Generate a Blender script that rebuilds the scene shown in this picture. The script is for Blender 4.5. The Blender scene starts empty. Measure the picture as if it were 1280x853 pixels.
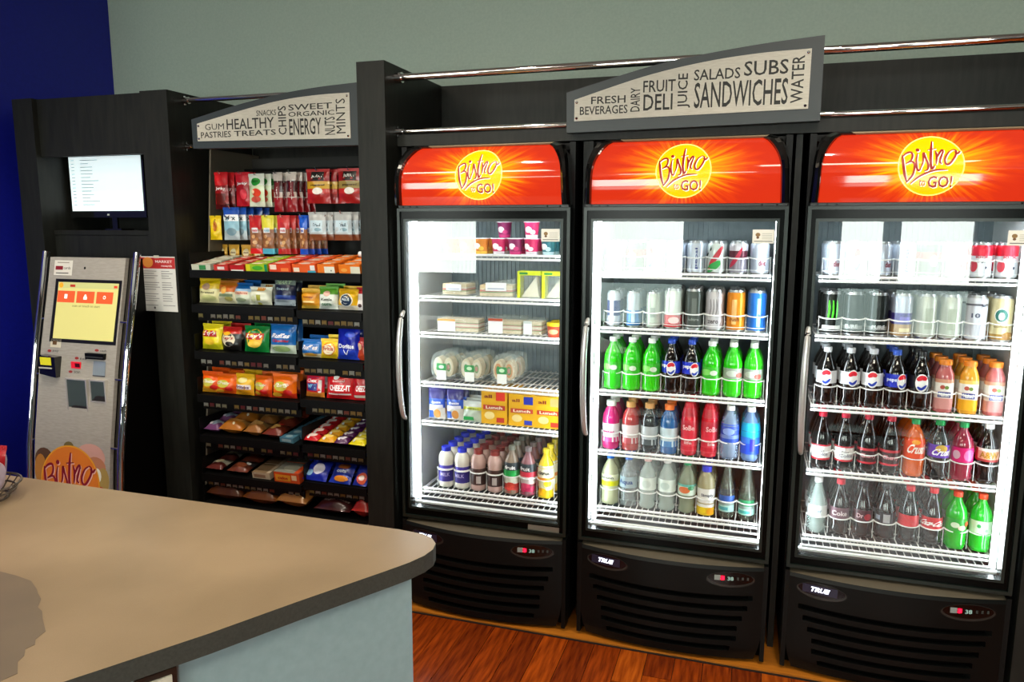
import bpy, math, random
from mathutils import Vector, Matrix
random.seed(7)
C = bpy.data.collections.new('place'); bpy.context.scene.collection.children.link(C)
SC = bpy.context.scene

# ------------------------------------------------------------------ camera, world, light, exposure
cd = bpy.data.cameras.new('camera'); cam = bpy.data.objects.new('camera', cd); SC.collection.objects.link(cam)
TILT, YAW, ROLL = .1508, .3103, .0028
fw = Vector((-math.sin(YAW)*math.cos(TILT), math.cos(YAW)*math.cos(TILT), -math.sin(TILT)))
rt = Vector((math.cos(YAW), math.sin(YAW), 0)); up = rt.cross(fw)
rt2 = rt*math.cos(ROLL)+up*math.sin(ROLL); up2 = up*math.cos(ROLL)-rt*math.sin(ROLL)
cam.matrix_world = Matrix(((rt2.x, up2.x, -fw.x, 0), (rt2.y, up2.y, -fw.y, -2.7805), (rt2.z, up2.z, -fw.z, 1.64), (0, 0, 0, 1)))
cd.sensor_width = 36; cd.lens = 932.35/1280*36; cd.clip_start = .02; cd.clip_end = 60
SC.camera = cam
w = bpy.data.worlds.new('world'); SC.world = w; w.use_nodes = True
w.node_tree.nodes['Background'].inputs[0].default_value = (.55, .62, .7, 1)
w.node_tree.nodes['Background'].inputs[1].default_value = .05
SC.view_settings.view_transform = 'Standard'; SC.view_settings.look = 'None'
SC.view_settings.exposure = 0.55; SC.view_settings.gamma = 1.0
SC.cycles.transparent_max_bounces = 20; SC.cycles.max_bounces = 8
SC.cycles.sample_clamp_indirect = 4.0
CEIL_E = 15.0        # ceiling light diffusers
WIN_E = 10.5         # daylight behind the frosted windows
LED_E = 21.0        # cooler light strips
SPOT_W = 52.0       # small ceiling downlights, watts

# ------------------------------------------------------------------ materials
def lin(h):
    if not isinstance(h, str): return tuple(h)[:3]
    h = h.lstrip('#'); v = [int(h[i:i+2], 16)/255 for i in (0, 2, 4)]
    return tuple(x/12.92 if x <= .04045 else ((x+.055)/1.055)**2.4 for x in v)
MC = {}
def mat(col, rough=.5, metal=0, coat=0, emit=0, alpha=1, spec=.5, name=None):
    key = (col, rough, metal, coat, emit, alpha, spec, name)
    if key in MC: return MC[key]
    m = bpy.data.materials.new(name or 'paint'); m.use_nodes = True
    b = m.node_tree.nodes['Principled BSDF']; c = lin(col)
    b.inputs['Base Color'].default_value = (*c, 1); b.inputs['Roughness'].default_value = rough
    b.inputs['Metallic'].default_value = metal; b.inputs['Coat Weight'].default_value = coat
    b.inputs['Coat Roughness'].default_value = .04; b.inputs['Specular IOR Level'].default_value = spec
    if emit: b.inputs['Emission Color'].default_value = (*c, 1); b.inputs['Emission Strength'].default_value = emit
    if alpha < 1: b.inputs['Alpha'].default_value = alpha
    MC[key] = m; return m
def nodemat(name):
    m = bpy.data.materials.new(name); m.use_nodes = True
    nt = m.node_tree; return m, nt, nt.nodes['Principled BSDF'], nt.nodes.new, nt.links.new
def noisy(name, c1, c2, scale, rough=.5, detail=4, stretch=(1, 1, 1), bump=0, coat=0, spec=.5):
    m, nt, b, N, L = nodemat(name)
    tc = N('ShaderNodeTexCoord'); mp = N('ShaderNodeMapping'); mp.inputs['Scale'].default_value = stretch
    no = N('ShaderNodeTexNoise'); no.inputs['Scale'].default_value = scale; no.inputs['Detail'].default_value = detail
    cr = N('ShaderNodeValToRGB'); cr.color_ramp.elements[0].color = (*lin(c1), 1); cr.color_ramp.elements[1].color = (*lin(c2), 1)
    cr.color_ramp.elements[0].position = .3; cr.color_ramp.elements[1].position = .7
    L(tc.outputs['Object'], mp.inputs[0]); L(mp.outputs[0], no.inputs['Vector']); L(no.outputs['Fac'], cr.inputs[0]); L(cr.outputs[0], b.inputs['Base Color'])
    b.inputs['Roughness'].default_value = rough; b.inputs['Coat Weight'].default_value = coat; b.inputs['Specular IOR Level'].default_value = spec
    if bump:
        bp = N('ShaderNodeBump'); bp.inputs['Strength'].default_value = bump; bp.inputs['Distance'].default_value = .002
        L(no.outputs['Fac'], bp.inputs['Height']); L(bp.outputs[0], b.inputs['Normal'])
    return m
def glassmat(name, tint=(1, 1, 1), ior=1.5, rough=0):
    m = bpy.data.materials.new(name); m.use_nodes = True; nt = m.node_tree; nt.nodes.clear(); N, L = nt.nodes.new, nt.links.new
    o = N('ShaderNodeOutputMaterial'); mx = N('ShaderNodeMixShader'); t = N('ShaderNodeBsdfTransparent'); g = N('ShaderNodeBsdfGlossy')
    t.inputs[0].default_value = (*tint, 1); g.inputs['Roughness'].default_value = rough
    f = N('ShaderNodeFresnel'); f.inputs['IOR'].default_value = ior
    ge = N('ShaderNodeNewGeometry'); mu = N('ShaderNodeMath'); mu.operation = 'MULTIPLY'; iv = N('ShaderNodeMath'); iv.operation = 'SUBTRACT'; iv.inputs[0].default_value = 1; L(ge.outputs['Backfacing'], iv.inputs[1]); L(f.outputs[0], mu.inputs[0]); L(iv.outputs[0], mu.inputs[1]); L(mu.outputs[0], mx.inputs[0]); L(t.outputs[0], mx.inputs[1]); L(g.outputs[0], mx.inputs[2]); L(mx.outputs[0], o.inputs[0]); return m
def clearmat(col, a, rough=.08):
    key = ('clear', col, a)
    if key in MC: return MC[key]
    m = mat(col, rough, 0, .6, 0, a, .8, name='clear plastic'); MC[key] = m; return m
BLACK = mat('#050505', .4, spec=.2, name='black plastic'); SATIN = mat('#040605', .2, spec=.10, name='black frame'); GLOSSB = mat('#0a0a0a', .12, 0, .8, name='gloss black')
LAM = noisy('charcoal laminate', '#181917', '#232420', 60, .42, 5, (1, 1, .12), spec=.25)
CHROME = mat('#e0e0e0', .04, 1, name='chrome'); STEEL = mat('#b9b4ac', .32, 1, name='brushed steel')
SILVER = mat('#d0d0cc', .3, .7, name='silver'); WHITE = mat('#e8ecec', .45, name='white liner'); WIRE = mat('#f2f4f4', .35, name='white coated wire')
LED = mat('#eefaff', .5, emit=LED_E, name='led'); LED2 = mat('#eefaff', .5, emit=LED_E*1.4, name='led hidden')
FRAMEG = mat('#18221e', .28, .2, name='anodised frame')
GLASS = glassmat('door glass', (.98, .99, .985), 1.75)

# ------------------------------------------------------------------ mesh building
TXT = {}
def text_geo(s, bold=.012, res=2):
    k = (s, bold)
    if k in TXT: return TXT[k]
    c = bpy.data.curves.new('t', 'FONT'); c.body = s; c.resolution_u = res; c.offset = bold
    o = bpy.data.objects.new('t', c); m = bpy.data.meshes.new_from_object(o)
    v = [(p.co.x, p.co.y) for p in m.vertices]; f = [tuple(p.vertices) for p in m.polygons]
    bpy.data.objects.remove(o); bpy.data.curves.remove(c); bpy.data.meshes.remove(m)
    x0 = min(p[0] for p in v); x1 = max(p[0] for p in v); y0 = min(p[1] for p in v); y1 = max(p[1] for p in v)
    v = [((a-x0)/(x1-x0), (b-y0)/(y1-y0)) for a, b in v]
    TXT[k] = (v, f); return TXT[k]
def crom(pts, n=5):
    P = [pts[0]]+list(pts)+[pts[-1]]; out = []
    for i in range(1, len(P)-2):
        for j in range(n):
            t = j/n; a, b, c, d = P[i-1], P[i], P[i+1], P[i+2]
            out.append(tuple(.5*((2*b[k])+(-a[k]+c[k])*t+(2*a[k]-5*b[k]+4*c[k]-d[k])*t*t+(-a[k]+3*b[k]-3*c[k]+d[k])*t**3) for k in range(len(b))))
    out.append(tuple(pts[-1])); return out
class MB:
    def __init__(s): s.v = []; s.f = []; s.m = []; s.mats = []
    def mi(s, m):
        if m not in s.mats: s.mats.append(m)
        return s.mats.index(m)
    def add(s, v, f, m):
        o = len(s.v); s.v += [tuple(p) for p in v]; i = s.mi(m)
        for q in f: s.f.append(tuple(k+o for k in q)); s.m.append(i)
        return s
    def box(s, x0, x1, y0, y1, z0, z1, m, bev=0):
        if bev:
            b = bev; pr = [(x0+b, z0), (x1-b, z0), (x1, z0+b), (x1, z1-b), (x1-b, z1), (x0+b, z1), (x0, z1-b), (x0, z0+b)]
            return s.prism(pr, y0, y1, m)
        v = [(x, y, z) for x in (x0, x1) for y in (y0, y1) for z in (z0, z1)]
        return s.add(v, [(0, 1, 3, 2), (4, 6, 7, 5), (0, 4, 5, 1), (2, 3, 7, 6), (0, 2, 6, 4), (1, 5, 7, 3)], m)
    def prism(s, o, y0, y1, m):          # outline in x,z (counter-clockwise seen from -y), extruded in y
        n = len(o); v = [(x, y0, z) for x, z in o]+[(x, y1, z) for x, z in o]
        return s.add(v, [tuple(range(n)), tuple(range(2*n-1, n-1, -1))]+[(i+n, (i+1) % n+n, (i+1) % n, i) for i in range(n)], m)
    def slab(s, o, z0, z1, m, mtop=None):  # outline in x,y counter-clockwise from above
        n = len(o); v = [(x, y, z0) for x, y in o]+[(x, y, z1) for x, y in o]
        s.add(v, [tuple(range(n-1, -1, -1))]+[(i, (i+1) % n, (i+1) % n+n, i+n) for i in range(n)], m)
        return s.add(v[n:], [tuple(range(n))], mtop or m)
    def tube(s, pts, r, m, n=6, cap=True):
        pts = [Vector(p) for p in pts]; rings = []; o = []
        for i, p in enumerate(pts):
            d = (pts[min(i+1, len(pts)-1)]-pts[max(i-1, 0)]).normalized()
            a = d.cross(Vector((0, 0, 1)) if abs(d.z) < .9 else Vector((0, 1, 0))).normalized(); b = d.cross(a)
            rr = r[i] if isinstance(r, (list, tuple)) else r
            for k in range(n):
                t = 2*math.pi*k/n+math.pi/n; o.append(p+a*math.cos(t)*rr+b*math.sin(t)*rr)
        f = [(i*n+k, i*n+(k+1) % n, (i+1)*n+(k+1) % n, (i+1)*n+k) for i in range(len(pts)-1) for k in range(n)]
        if cap: f += [tuple(range(n-1, -1, -1)), tuple(range((len(pts)-1)*n, len(pts)*n))]
        return s.add(o, f, m)
    def lathe(s, prof, m, n=16, petal=0, sq=0, cap=True):   # prof: (r,z[,mat])
        o = []
        for q in prof:
            r, z = q[0], q[1]; pz = petal*max(0, 1-(z-prof[0][1])/.02) if petal else 0
            for k in range(n):
                t = 2*math.pi*(k+.5)/n; rr = r*(1+pz*math.cos(5*t))
                if sq: rr = r*(1/max(abs(math.cos(t)), abs(math.sin(t))))**sq*.97
                o.append((rr*math.cos(t), rr*math.sin(t), z))
        b = len(s.v); s.v += o
        for i in range(len(prof)-1):
            mm = prof[i][2] if len(prof[i]) > 2 else m; mi = s.mi(mm)
            for k in range(n): s.f.append((b+i*n+k, b+i*n+(k+1) % n, b+(i+1)*n+(k+1) % n, b+(i+1)*n+k)); s.m.append(mi)
        if cap:
            mi = s.mi(m); s.f.append(tuple(b+k for k in range(n-1, -1, -1))); s.m.append(mi)
            mm = s.mi(prof[-1][2] if len(prof[-1]) > 2 else m); s.f.append(tuple(b+(len(prof)-1)*n+k for k in range(n))); s.m.append(mm)
        return s
    def grid(s, nx, ny, fn, m, flip=False):   # fn(i/nx, j/ny) -> point ; m may be function of (u,v)
        b = len(s.v)
        for j in range(ny+1):
            for i in range(nx+1): s.v.append(tuple(fn(i/nx, j/ny)))
        for j in range(ny):
            for i in range(nx):
                q = (b+j*(nx+1)+i, b+j*(nx+1)+i+1, b+(j+1)*(nx+1)+i+1, b+(j+1)*(nx+1)+i)
                s.f.append(q[::-1] if flip else q); s.m.append(s.mi(m((i+.5)/nx, (j+.5)/ny) if callable(m) else m))
        return s
    def text(s, S, txt, u, v, w_, h_, m, rot=0, bold=.012, shear=0, off=.0012):
        vv, ff = text_geo(txt, bold); o = []
        for a, b in vv:
            a2 = a-.5+shear*(b-.5); b2 = b-.5
            if rot: a2, b2 = -b2, a2
            o.append(S(u+a2*w_, v+b2*h_, off))
        return s.add(o, ff, m)
    def oval(s, S, u, v, ru, rv, m, n=18, off=.0006, K=2):
        o = [S(u, v, off)]
        for k in [(q+1)/K for q in range(K)]:
            for i in range(n): t = 2*math.pi*i/n; o.append(S(u+ru*k*math.cos(t), v+rv*k*math.sin(t), off))
        f = [(0, 1+i, 1+(i+1) % n) for i in range(n)]+[(1+q*n+i, 1+q*n+n+i, 1+q*n+n+(i+1) % n, 1+q*n+(i+1) % n) for q in range(K-1) for i in range(n)]
        return s.add(o, f, m)
    def rect(s, S, u0, v0, u1, v1, m, nx=5, ny=2, off=.0005):
        return s.grid(nx, ny, lambda a, b: S(u0+(u1-u0)*a, v0+(v1-v0)*b, off), m)
    def stroke(s, S, pts, wd, m, off=.001, n=5, smooth=True):
        P = crom(pts, n) if smooth and len(pts) > 2 else pts; o = []
        for i, p in enumerate(P):
            a = P[max(i-1, 0)]; b = P[min(i+1, len(P)-1)]; dx, dz = b[0]-a[0], b[1]-a[1]; L = math.hypot(dx, dz) or 1
            e = min(1, .45+2.2*min(i, len(P)-1-i)/len(P)); nx, nz = -dz/L*wd*e/2, dx/L*wd*e/2
            o += [S(p[0]-nx, p[1]-nz, off), S(p[0]+nx, p[1]+nz, off)]
        return s.add(o, [(2*i, 2*i+2, 2*i+3, 2*i+1) for i in range(len(P)-1)], m)
    def build(s, name, parent=None, smooth=None, loc=None):
        me = bpy.data.meshes.new(name); me.from_pydata(s.v, [], s.f)
        for m in s.mats: me.materials.append(m)
        me.polygons.foreach_set('material_index', s.m)
        if smooth: me.shade_smooth(); me.set_sharp_from_angle(angle=smooth)
        me.update(); o = bpy.data.objects.new(name, me); C.objects.link(o)
        if parent: o.parent = parent
        if loc: o.location = loc
        return o
SM = math.radians(50)
def tag(o, label=None, cat=None, group=None, kind=None):
    if label: o['label'] = label
    if cat: o['category'] = cat
    if group: o['group'] = group
    if kind: o['kind'] = kind
    return o
def empty(name, loc=(0, 0, 0), rz=0):
    o = bpy.data.objects.new(name, None); C.objects.link(o); o.location = loc; o.rotation_euler = (0, 0, rz); o.empty_display_size = .05; return o
USED = set()
def place(proto, loc, label, group=None, rz=0, rx=0, ry=0):
    if proto.name not in USED: USED.add(proto.name); r = proto
    else:
        r = proto.copy(); C.objects.link(r)
        for ch in proto.children:
            c = ch.copy(); C.objects.link(c); c.parent = r
            for g in ch.children: d = g.copy(); C.objects.link(d); d.parent = c
    r.location = loc; r.rotation_euler = (rx, ry, rz); r['label'] = label
    if group: r['group'] = group
    return r
def flat(y): return lambda u, v, off=0: (u, y-off, v)

# ------------------------------------------------------------------ room shell
FLOORM = noisy('floor base', '#1d0d05', '#2a1408', 8, .5)
def struct(mb, name, kind='structure', **k): o = mb.build(name, **k); o['kind'] = kind; return o
floor = struct(MB().box(-5.3, 3.6, -6.2, .9, -.05, -.012, FLOORM), 'floor')
def plankmat(i, rough=.24):
    a, b = [('#521a06', '#963e0e'), ('#642206', '#a84a10'), ('#461406', '#82340c'), ('#702a08', '#b05414')][i]
    return noisy('jatoba plank %d' % i, a, b, 9, rough, 6, (7, .7, 1), .15, .05, .35)
PL = [plankmat(i) for i in range(4)]
PL2 = [plankmat(i, .07) for i in range(4)]
PW = .105
plm = []
for ln in (.9, 1.25):
    for i in range(4):
        o = MB().box(-PW/2+.0012, PW/2-.0012, -ln/2+.0012, ln/2-.0012, -.012, 0, PL[i]).build('plank', floor); plm.append((ln, o)); C.objects.unlink(o)
n = 0
x = -1.575+PW/2
while x < 1.36:
    y = -.055; rnd = random.random()*.9
    first = True
    while y > -2.4:
        ln, src = random.choice(plm)
        yc = y-ln/2 if not first else y+rnd-ln/2
        if first and yc+ln/2 > -.055:   # first board is cut at the strip
            L2 = yc+ln/2-(-.055); L2 = ln-L2
            if L2 < .15: L2 = .15
            k = MB().box(-PW/2+.0012, PW/2-.0012, -L2/2+.0012, L2/2-.0012, -.012, 0, PL[random.randrange(4)]).build('plank', floor)
            k.location = (x, -.055-L2/2, 0); y = -.055-L2
        else:
            k = src.copy(); C.objects.link(k); k.parent = floor; k.location = (x, y-ln/2, 0); y -= ln
        first = False; n += 1
    x += PW
# boards further off, seen only in reflections
bd = MB()
for i in range(84):
    xx = -5.25+i*PW
    if xx < -1.6 or xx > x-PW/2-.01: bd.box(xx+.001, xx+PW-.001, -6.04, -.06 if xx > -3.6 else -1.71, -.012, 0, PL2[i % 4])
    else: bd.box(xx+.001, xx+PW-.001, -6.04, -3.67, -.012, -.0005, PL2[i % 4])
o = bd.build('distant_boards', floor); o['kind'] = 'stuff'
OAK = noisy('oak strip', '#9c5a17', '#b9701f', 6, .35, 5, (.6, 12, 1), .1)
struct(MB().box(-1.42, 1.6, -.043, .75, -.012, .006, OAK), 'trim_1')
struct(MB().box(-1.42, 1.6, -.053, -.044, -.012, .001, mat('#120a05', .6)), 'trim_2')
WALLG = noisy('sage wall paint', '#a3b3a6', '#acbbad', 90, .6, 3, bump=.05)
BLUE = noisy('royal blue paint', '#08128a', '#0a1596', 60, .5, 3)
NEUT = noisy('room paint', '#383c38', '#40443f', 60, .6, 3)
struct(MB().box(-3.62, 3.6, .78, .9, 0, 3.05, WALLG), 'wall_back')
struct(MB().box(-3.72, -3.56, -1.6, .78, 0, 3.05, BLUE), 'wall_left')
struct(MB().box(-5.2, -3.721, -1.7, -1.6, 0, 3.05, NEUT), 'wall_alcove')
struct(MB().box(-5.3, -5.2, -6.2, -1.6, 0, 3.05, NEUT), 'wall_far_left')
struct(MB().box(3.6, 3.7, -6.2, .9, 0, 3.05, NEUT), 'wall_right')
struct(MB().box(-5.3, 3.7, -6.2, .9, 3.05, 3.1, mat('#b9bab4', .8, name='ceiling tile')), 'ceiling')
# rear wall with window openings
wins = [(-4.3+.78, -3.28), (-1.86, -.74), (.87, 1.34), (1.45, 2.19)]
wb = MB(); wx = [-3.62]
ops = [(-4.28, -3.28), (-1.86, -.74), (.87, 1.34), (1.45, 2.19)]
Z0, Z1, ZL = 1.04, 2.35, .50
wb.box(-5.2, 3.6, -6.2, -6.05, 0, ZL, NEUT); wb.box(-5.2, 3.6, -6.2, -6.05, Z1, 3.05, NEUT)
prev = -5.2
for a, b in ops+[(3.6, 3.6)]:
    if a > prev: wb.box(prev, a, -6.2, -6.05, ZL, Z1, NEUT)
    if b < -3: wb.box(a, b, -6.2, -6.05, ZL, Z0, NEUT)
    prev = b
struct(wb, 'wall_front')
ADDED_GLOW = mat('#c8e4dc', .5, emit=WIN_E*.32, name='added lower glow')  # added glow panels: they make the pale veil reflected in the cooler doors
PANE = mat('#f2fbf4', .5, emit=WIN_E, name='daylight on frosted pane')
for i, (a, b) in enumerate(ops):
    f = MB()
    for q in ((a, a+.03, Z0, Z1), (b-.03, b, Z0, Z1), (a+.03, b-.03, Z0, Z0+.03), (a+.03, b-.03, Z1-.03, Z1))+(((a, a+.03, ZL, Z0), (b-.03, b, ZL, Z0), (a+.03, b-.03, ZL, ZL+.03), (a+.03, b-.03, Z0-.045, Z0)) if i else ()): f.box(q[0], q[1], -6.12, -6.04, q[2], q[3], mat('#3a3d3a', .4))
    wo = struct(f, 'window_%d' % (i+1))
    MB().box(a+.03, b-.03, -6.10, -6.09, Z0+.03, Z1-.03, PANE).build('pane', wo)
    if i: MB().box(a+.03, b-.03, -6.10, -6.09, ZL+.03, Z0-.045, ADDED_GLOW).build('lower_pane', wo)  # added glow pane for the veil in the cooler doors

# ceiling lights and downlights
def troffer(x, y, lx, ly, lab):
    t = empty('ceiling_light', (x, y, 3.05)); tag(t, lab, 'light', 'strip lights in the ceiling')
    MB().box(-lx/2, lx/2, -ly/2, ly/2, -.04, -.001, mat('#dddddd', .5)).build('frame', t)
    MB().box(-lx/2+.02, lx/2-.02, -ly/2+.02, ly/2-.02, -.046, -.0405, mat('#fff2dc', .5, emit=CEIL_E, name='diffuser')).build('diffuser', t)
troffer(-1.9, -1.9, 1.2, .3, 'long ceiling strip light over the island counter')
troffer(.6, -1.9, 1.2, .3, 'long ceiling strip light before the right cooler')
troffer(-.6, -3.9, 1.2, .3, 'long ceiling strip light far behind the counter')
troffer(-2.4, -4.4, 1.2, .3, 'long ceiling strip light at the rear left')
for x, y, wh in ((-2.6, -.75, 'the kiosk and snack rack'), (-1.2, -.75, 'the left cooler'), (.3, -.75, 'the right cooler'), (1.5, -.75, 'the wall beyond the right cooler')):
    t = empty('downlight', (x, y, 3.05)); tag(t, 'round recessed downlight in the ceiling in front of '+wh, 'light', 'ceiling downlights')
    MB().lathe([(.07, -.02), (.075, -.012), (.075, -.001)], mat('#cccccc', .4), 20).build('rim', t)
    MB().lathe([(.045, -.0225), (.045, -.0205)], mat('#ffedd0', .5, emit=20, name='downlight lens'), 20).build('lens', t)
    l = bpy.data.lights.new('downlight_lamp', 'SPOT'); l.energy = SPOT_W; l.color = (1, .9, .76); l.spot_size = 1.9; l.spot_blend = .7; l.shadow_soft_size = .05
    lo = bpy.data.objects.new('downlight_lamp', l); C.objects.link(lo); lo.parent = t; lo.location = (0, 0, -.04)

# ------------------------------------------------------------------ display wall joinery
RTOP, RBOT, YR = 2.245, 2.031, .10
def upright(x0, x1, z1, lab, y1=.586):
    o = MB().box(x0, x1, 0, y1, 0, z1, LAM).build('upright_panel'); tag(o, lab, 'panel'); return o
upright(-1.551, -1.427, 2.295, 'tall charcoal upright panel between the snack rack and left cooler')
o = MB().box(-1.425, 1.75, .57, .592, 0, 2.293, LAM).build('back_panel'); tag(o, 'long dark back panel above and behind the three coolers', 'panel')
o = MB().box(-2.48, -1.553, .57, .592, 0, 2.2, LAM).build('back_panel'); tag(o, 'dark back panel behind the snack rack', 'panel')
o = MB().box(-1.425, 1.75, .10, .56, 1.972, 2.018, LAM).build('fascia_shelf'); tag(o, 'dark fascia board running along above the coolers under lower chrome rail', 'panel')
for x0, x1, lab in ((-.644, -.626, 'narrow dark divider between the left and middle coolers'), (.128, .150, 'narrow dark divider between the middle and right coolers'), (.915, .918, 'narrow dark divider right of the right cooler'))[:2]:
    tag(MB().box(x0, x1, .13, .568, .007, 1.970, LAM).build('divider_panel'), lab, 'panel')
tag(MB().box(.915, 1.06, 0, .568, 0, 1.965, LAM).build('upright_panel'), 'dark upright panel right of the right cooler at the frame edge', 'panel')
def rail(x0, x1, z, r, lab):
    t = empty('chrome_rail', (x0, YR, z)); tag(t, lab, 'rail')
    MB().tube([(.03, 0, 0), (x1-x0, 0, 0)], r, CHROME, 12).build('tube', t, SM)
    b = MB()
    b.tube([(.001, 0, 0), (.03, 0, 0)], r*1.5, CHROME, 10); b.tube([(.006, 0, -.02), (.006, 0, .02)], .006, CHROME, 8)
    b.build('end_bracket', t, SM)
rail(-1.427, 1.75, RTOP, .0145, 'upper chrome rail above the three coolers'); rail(-1.427, 1.75, RBOT, .010, 'lower chrome rail just above the coolers')
rail(-2.490, -1.552, 2.205, .0105, 'upper chrome rail behind the snack sign'); rail(-2.490, -1.552, 2.003, .0075, 'lower chrome rail behind the snack sign')

def rounded(pts, n=6): return crom(pts, n)
PLATE = noisy('brushed aluminium plate', '#b3afa2', '#c2beb2', 40, .42, 3, (1, 8, 8)); INK = mat('#1b1b19', .6, name='sign ink')
def board(lab, out, plate, words, y):
    t = empty('sign_board', (0, y, 0)); tag(t, lab, 'sign')
    bx = MB().prism(out, 0, .045, mat('#30373a', .4, name='slate sign board')); bx.build('board', t)
    p = MB().prism(plate, -.004, -.0005, PLATE).build('plate', t)
    S = flat(-.004); mb = MB()
    for wd, (x0, z0, x1, z1) in words.items():
        vert = wd in ('DAIRY', 'JUICE', 'WATER', 'CHIPS', 'NUTS', 'MINTS')
        if vert:
            vv, ff = text_geo(wd, 0 if 'M' in wd else .010); mb.add([S(x1-(x1-x0)*b, z0+(z1-z0)*a, .0006) for a, b in vv], ff, INK)
        else:
            vv, ff = text_geo(wd, 0 if 'M' in wd else .010); mb.add([S(x0+(x1-x0)*a, z0+(z1-z0)*b, .0006) for a, b in vv], ff, INK)
    mb.build('lettering', p)
    for (x, z) in ((plate[0][0]+.009, plate[0][1]+.010), (plate[1][0]-.010, plate[1][1]+.010), (plate[2][0]-.010, plate[2][1]-.012), (plate[-1][0]+.009, plate[-1][1]-.010)):
        MB().lathe([(.005, 0), (.005, .003), (.0025, .005)], CHROME, 10).build('screw', p).matrix_basis = Matrix.Translation((x, -.004, z)) @ Matrix.Rotation(math.pi/2, 4, 'X')
    MB().tube([(out[1][0]-.15, .05, 2.0), (out[1][0]-.15, .05, out[2][1]-.03)], .008, CHROME, 8).build('mount', t)
    return t
def topcurve(pts): return crom(pts, 6)
board('large slate sign with beverages and sandwiches words above middle cooler',
      [(-.691, 1.994), (.196, 2.004), (.195, 2.282)]+topcurve([(.195, 2.282), (0, 2.268), (-.205, 2.245), (-.376, 2.218), (-.693, 2.14)])[1:],
      [(-.661, 2.035), (.155, 2.045), (.156, 2.241)]+topcurve([(.156, 2.241), (-.02, 2.236), (-.203, 2.218), (-.408, 2.181), (-.661, 2.112)])[1:],
      {'FRESH': (-.598, 2.093, -.47, 2.12), 'BEVERAGES': (-.64, 2.056, -.462, 2.086), 'DAIRY': (-.452, 2.06, -.418, 2.144), 'FRUIT': (-.407, 2.125, -.292, 2.166), 'DELI': (-.405, 2.062, -.301, 2.118), 'JUICE': (-.284, 2.065, -.239, 2.184), 'SALADS': (-.229, 2.157, -.072, 2.194), 'SUBS': (-.06, 2.163, .085, 2.212), 'SANDWICHES': (-.226, 2.062, .087, 2.150), 'WATER': (.096, 2.065, .136, 2.221)}, .04)
board('smaller slate sign with healthy snacks words above the snack rack',
      [(-2.400, 1.985), (-1.570, 1.976), (-1.570, 2.225)]+topcurve([(-1.570, 2.225), (-1.75, 2.216), (-1.934, 2.198), (-2.17, 2.160), (-2.402, 2.111)])[1:],
      [(-2.370, 2.016), (-1.606, 2.004), (-1.607, 2.186)]+topcurve([(-1.607, 2.186), (-1.75, 2.184), (-1.912, 2.173), (-2.096, 2.145), (-2.37, 2.091)])[1:],
      {'GUM': (-2.327, 2.062, -2.227, 2.088), 'PASTRIES': (-2.351, 2.028, -2.193, 2.054), 'HEALTHY': (-2.213, 2.060, -1.971, 2.104), 'TREATS': (-2.177, 2.03, -1.964, 2.053), 'SNACKS': (-2.058, 2.111, -1.959, 2.134), 'CHIPS': (-1.95, 2.029, -1.91, 2.147), 'SWEET': (-1.898, 2.127, -1.688, 2.151), 'ORGANIC': (-1.899, 2.101, -1.678, 2.121), 'ENERGY': (-1.897, 2.025, -1.742, 2.093), 'NUTS': (-1.726, 2.021, -1.676, 2.093), 'MINTS': (-1.671, 2.025, -1.627, 2.164)}, .04)

# ------------------------------------------------------------------ logo
def px6(pts): return [((x-530)/340, (440-y)/340) for x, y in pts]
BIS = [px6(p) for p in (
    [(232, 312), (243, 400), (262, 520), (292, 618)], [(228, 345), (270, 300), (318, 285), (338, 315), (325, 375), (268, 418)],
    [(275, 415), (330, 392), (362, 430), (352, 530), (318, 590), (288, 628)],
    [(390, 300), (378, 380), (388, 470), (408, 495), (428, 470)],
    [(420, 480), (446, 400), (450, 295), (470, 350), (500, 430), (496, 485), (462, 500)],
    [(540, 160), (528, 260), (524, 400), (540, 478), (566, 440)], [(490, 262), (575, 250)],
    [(572, 275), (584, 340), (580, 430)], [(580, 370), (612, 300), (640, 268), (652, 300)],
    [(652, 270), (630, 340), (616, 400), (638, 425)],
    [(742, 268), (700, 300), (668, 370), (678, 425), (715, 425), (765, 350), (780, 285), (745, 262)], [(765, 285), (790, 312), (822, 282)])]
SWO = px6([(330, 642), (420, 560), (560, 497), (695, 490)])
def logo(mb, S, cx, cz, r, disc, ring, ink, shadow, go=True):
    if ring: mb.oval(S, cx, cz, r*1.0, r*1.0, ring, 40, .0008, 9)
    mb.oval(S, cx, cz, r*.96, r*.96, disc, 40, .0014, 9)
    for d, m, off, wd in ((.026, shadow, .0020, .064), (0, ink, .0026, .066)):
        if not m: continue
        for k, st in enumerate(BIS): mb.stroke(S, [(cx+(x+d)*r, cz+(z-d)*r) for x, z in st], wd*r*(1.25 if k in (0, 5) else 1), m, off)
        mb.oval(S, cx+((390-530)/340+d)*r, cz+((262-440)/-340-d)*r, .062*r, .062*r, m, 10, off)
        if go:
            mb.stroke(S, [(cx+(x+d)*r, cz+(z-d)*r) for x, z in SWO], .06*r, m, off)
            mb.text(S, 'GO!', cx+(.296+d)*r, cz+(-.54-d)*r, .73*r, .39*r, m, bold=.02, off=off)
            mb.text(S, 'to', cx+(-.23+d)*r, cz+(-.57-d)*r, .19*r, .20*r, m, bold=.0, off=off)

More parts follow.
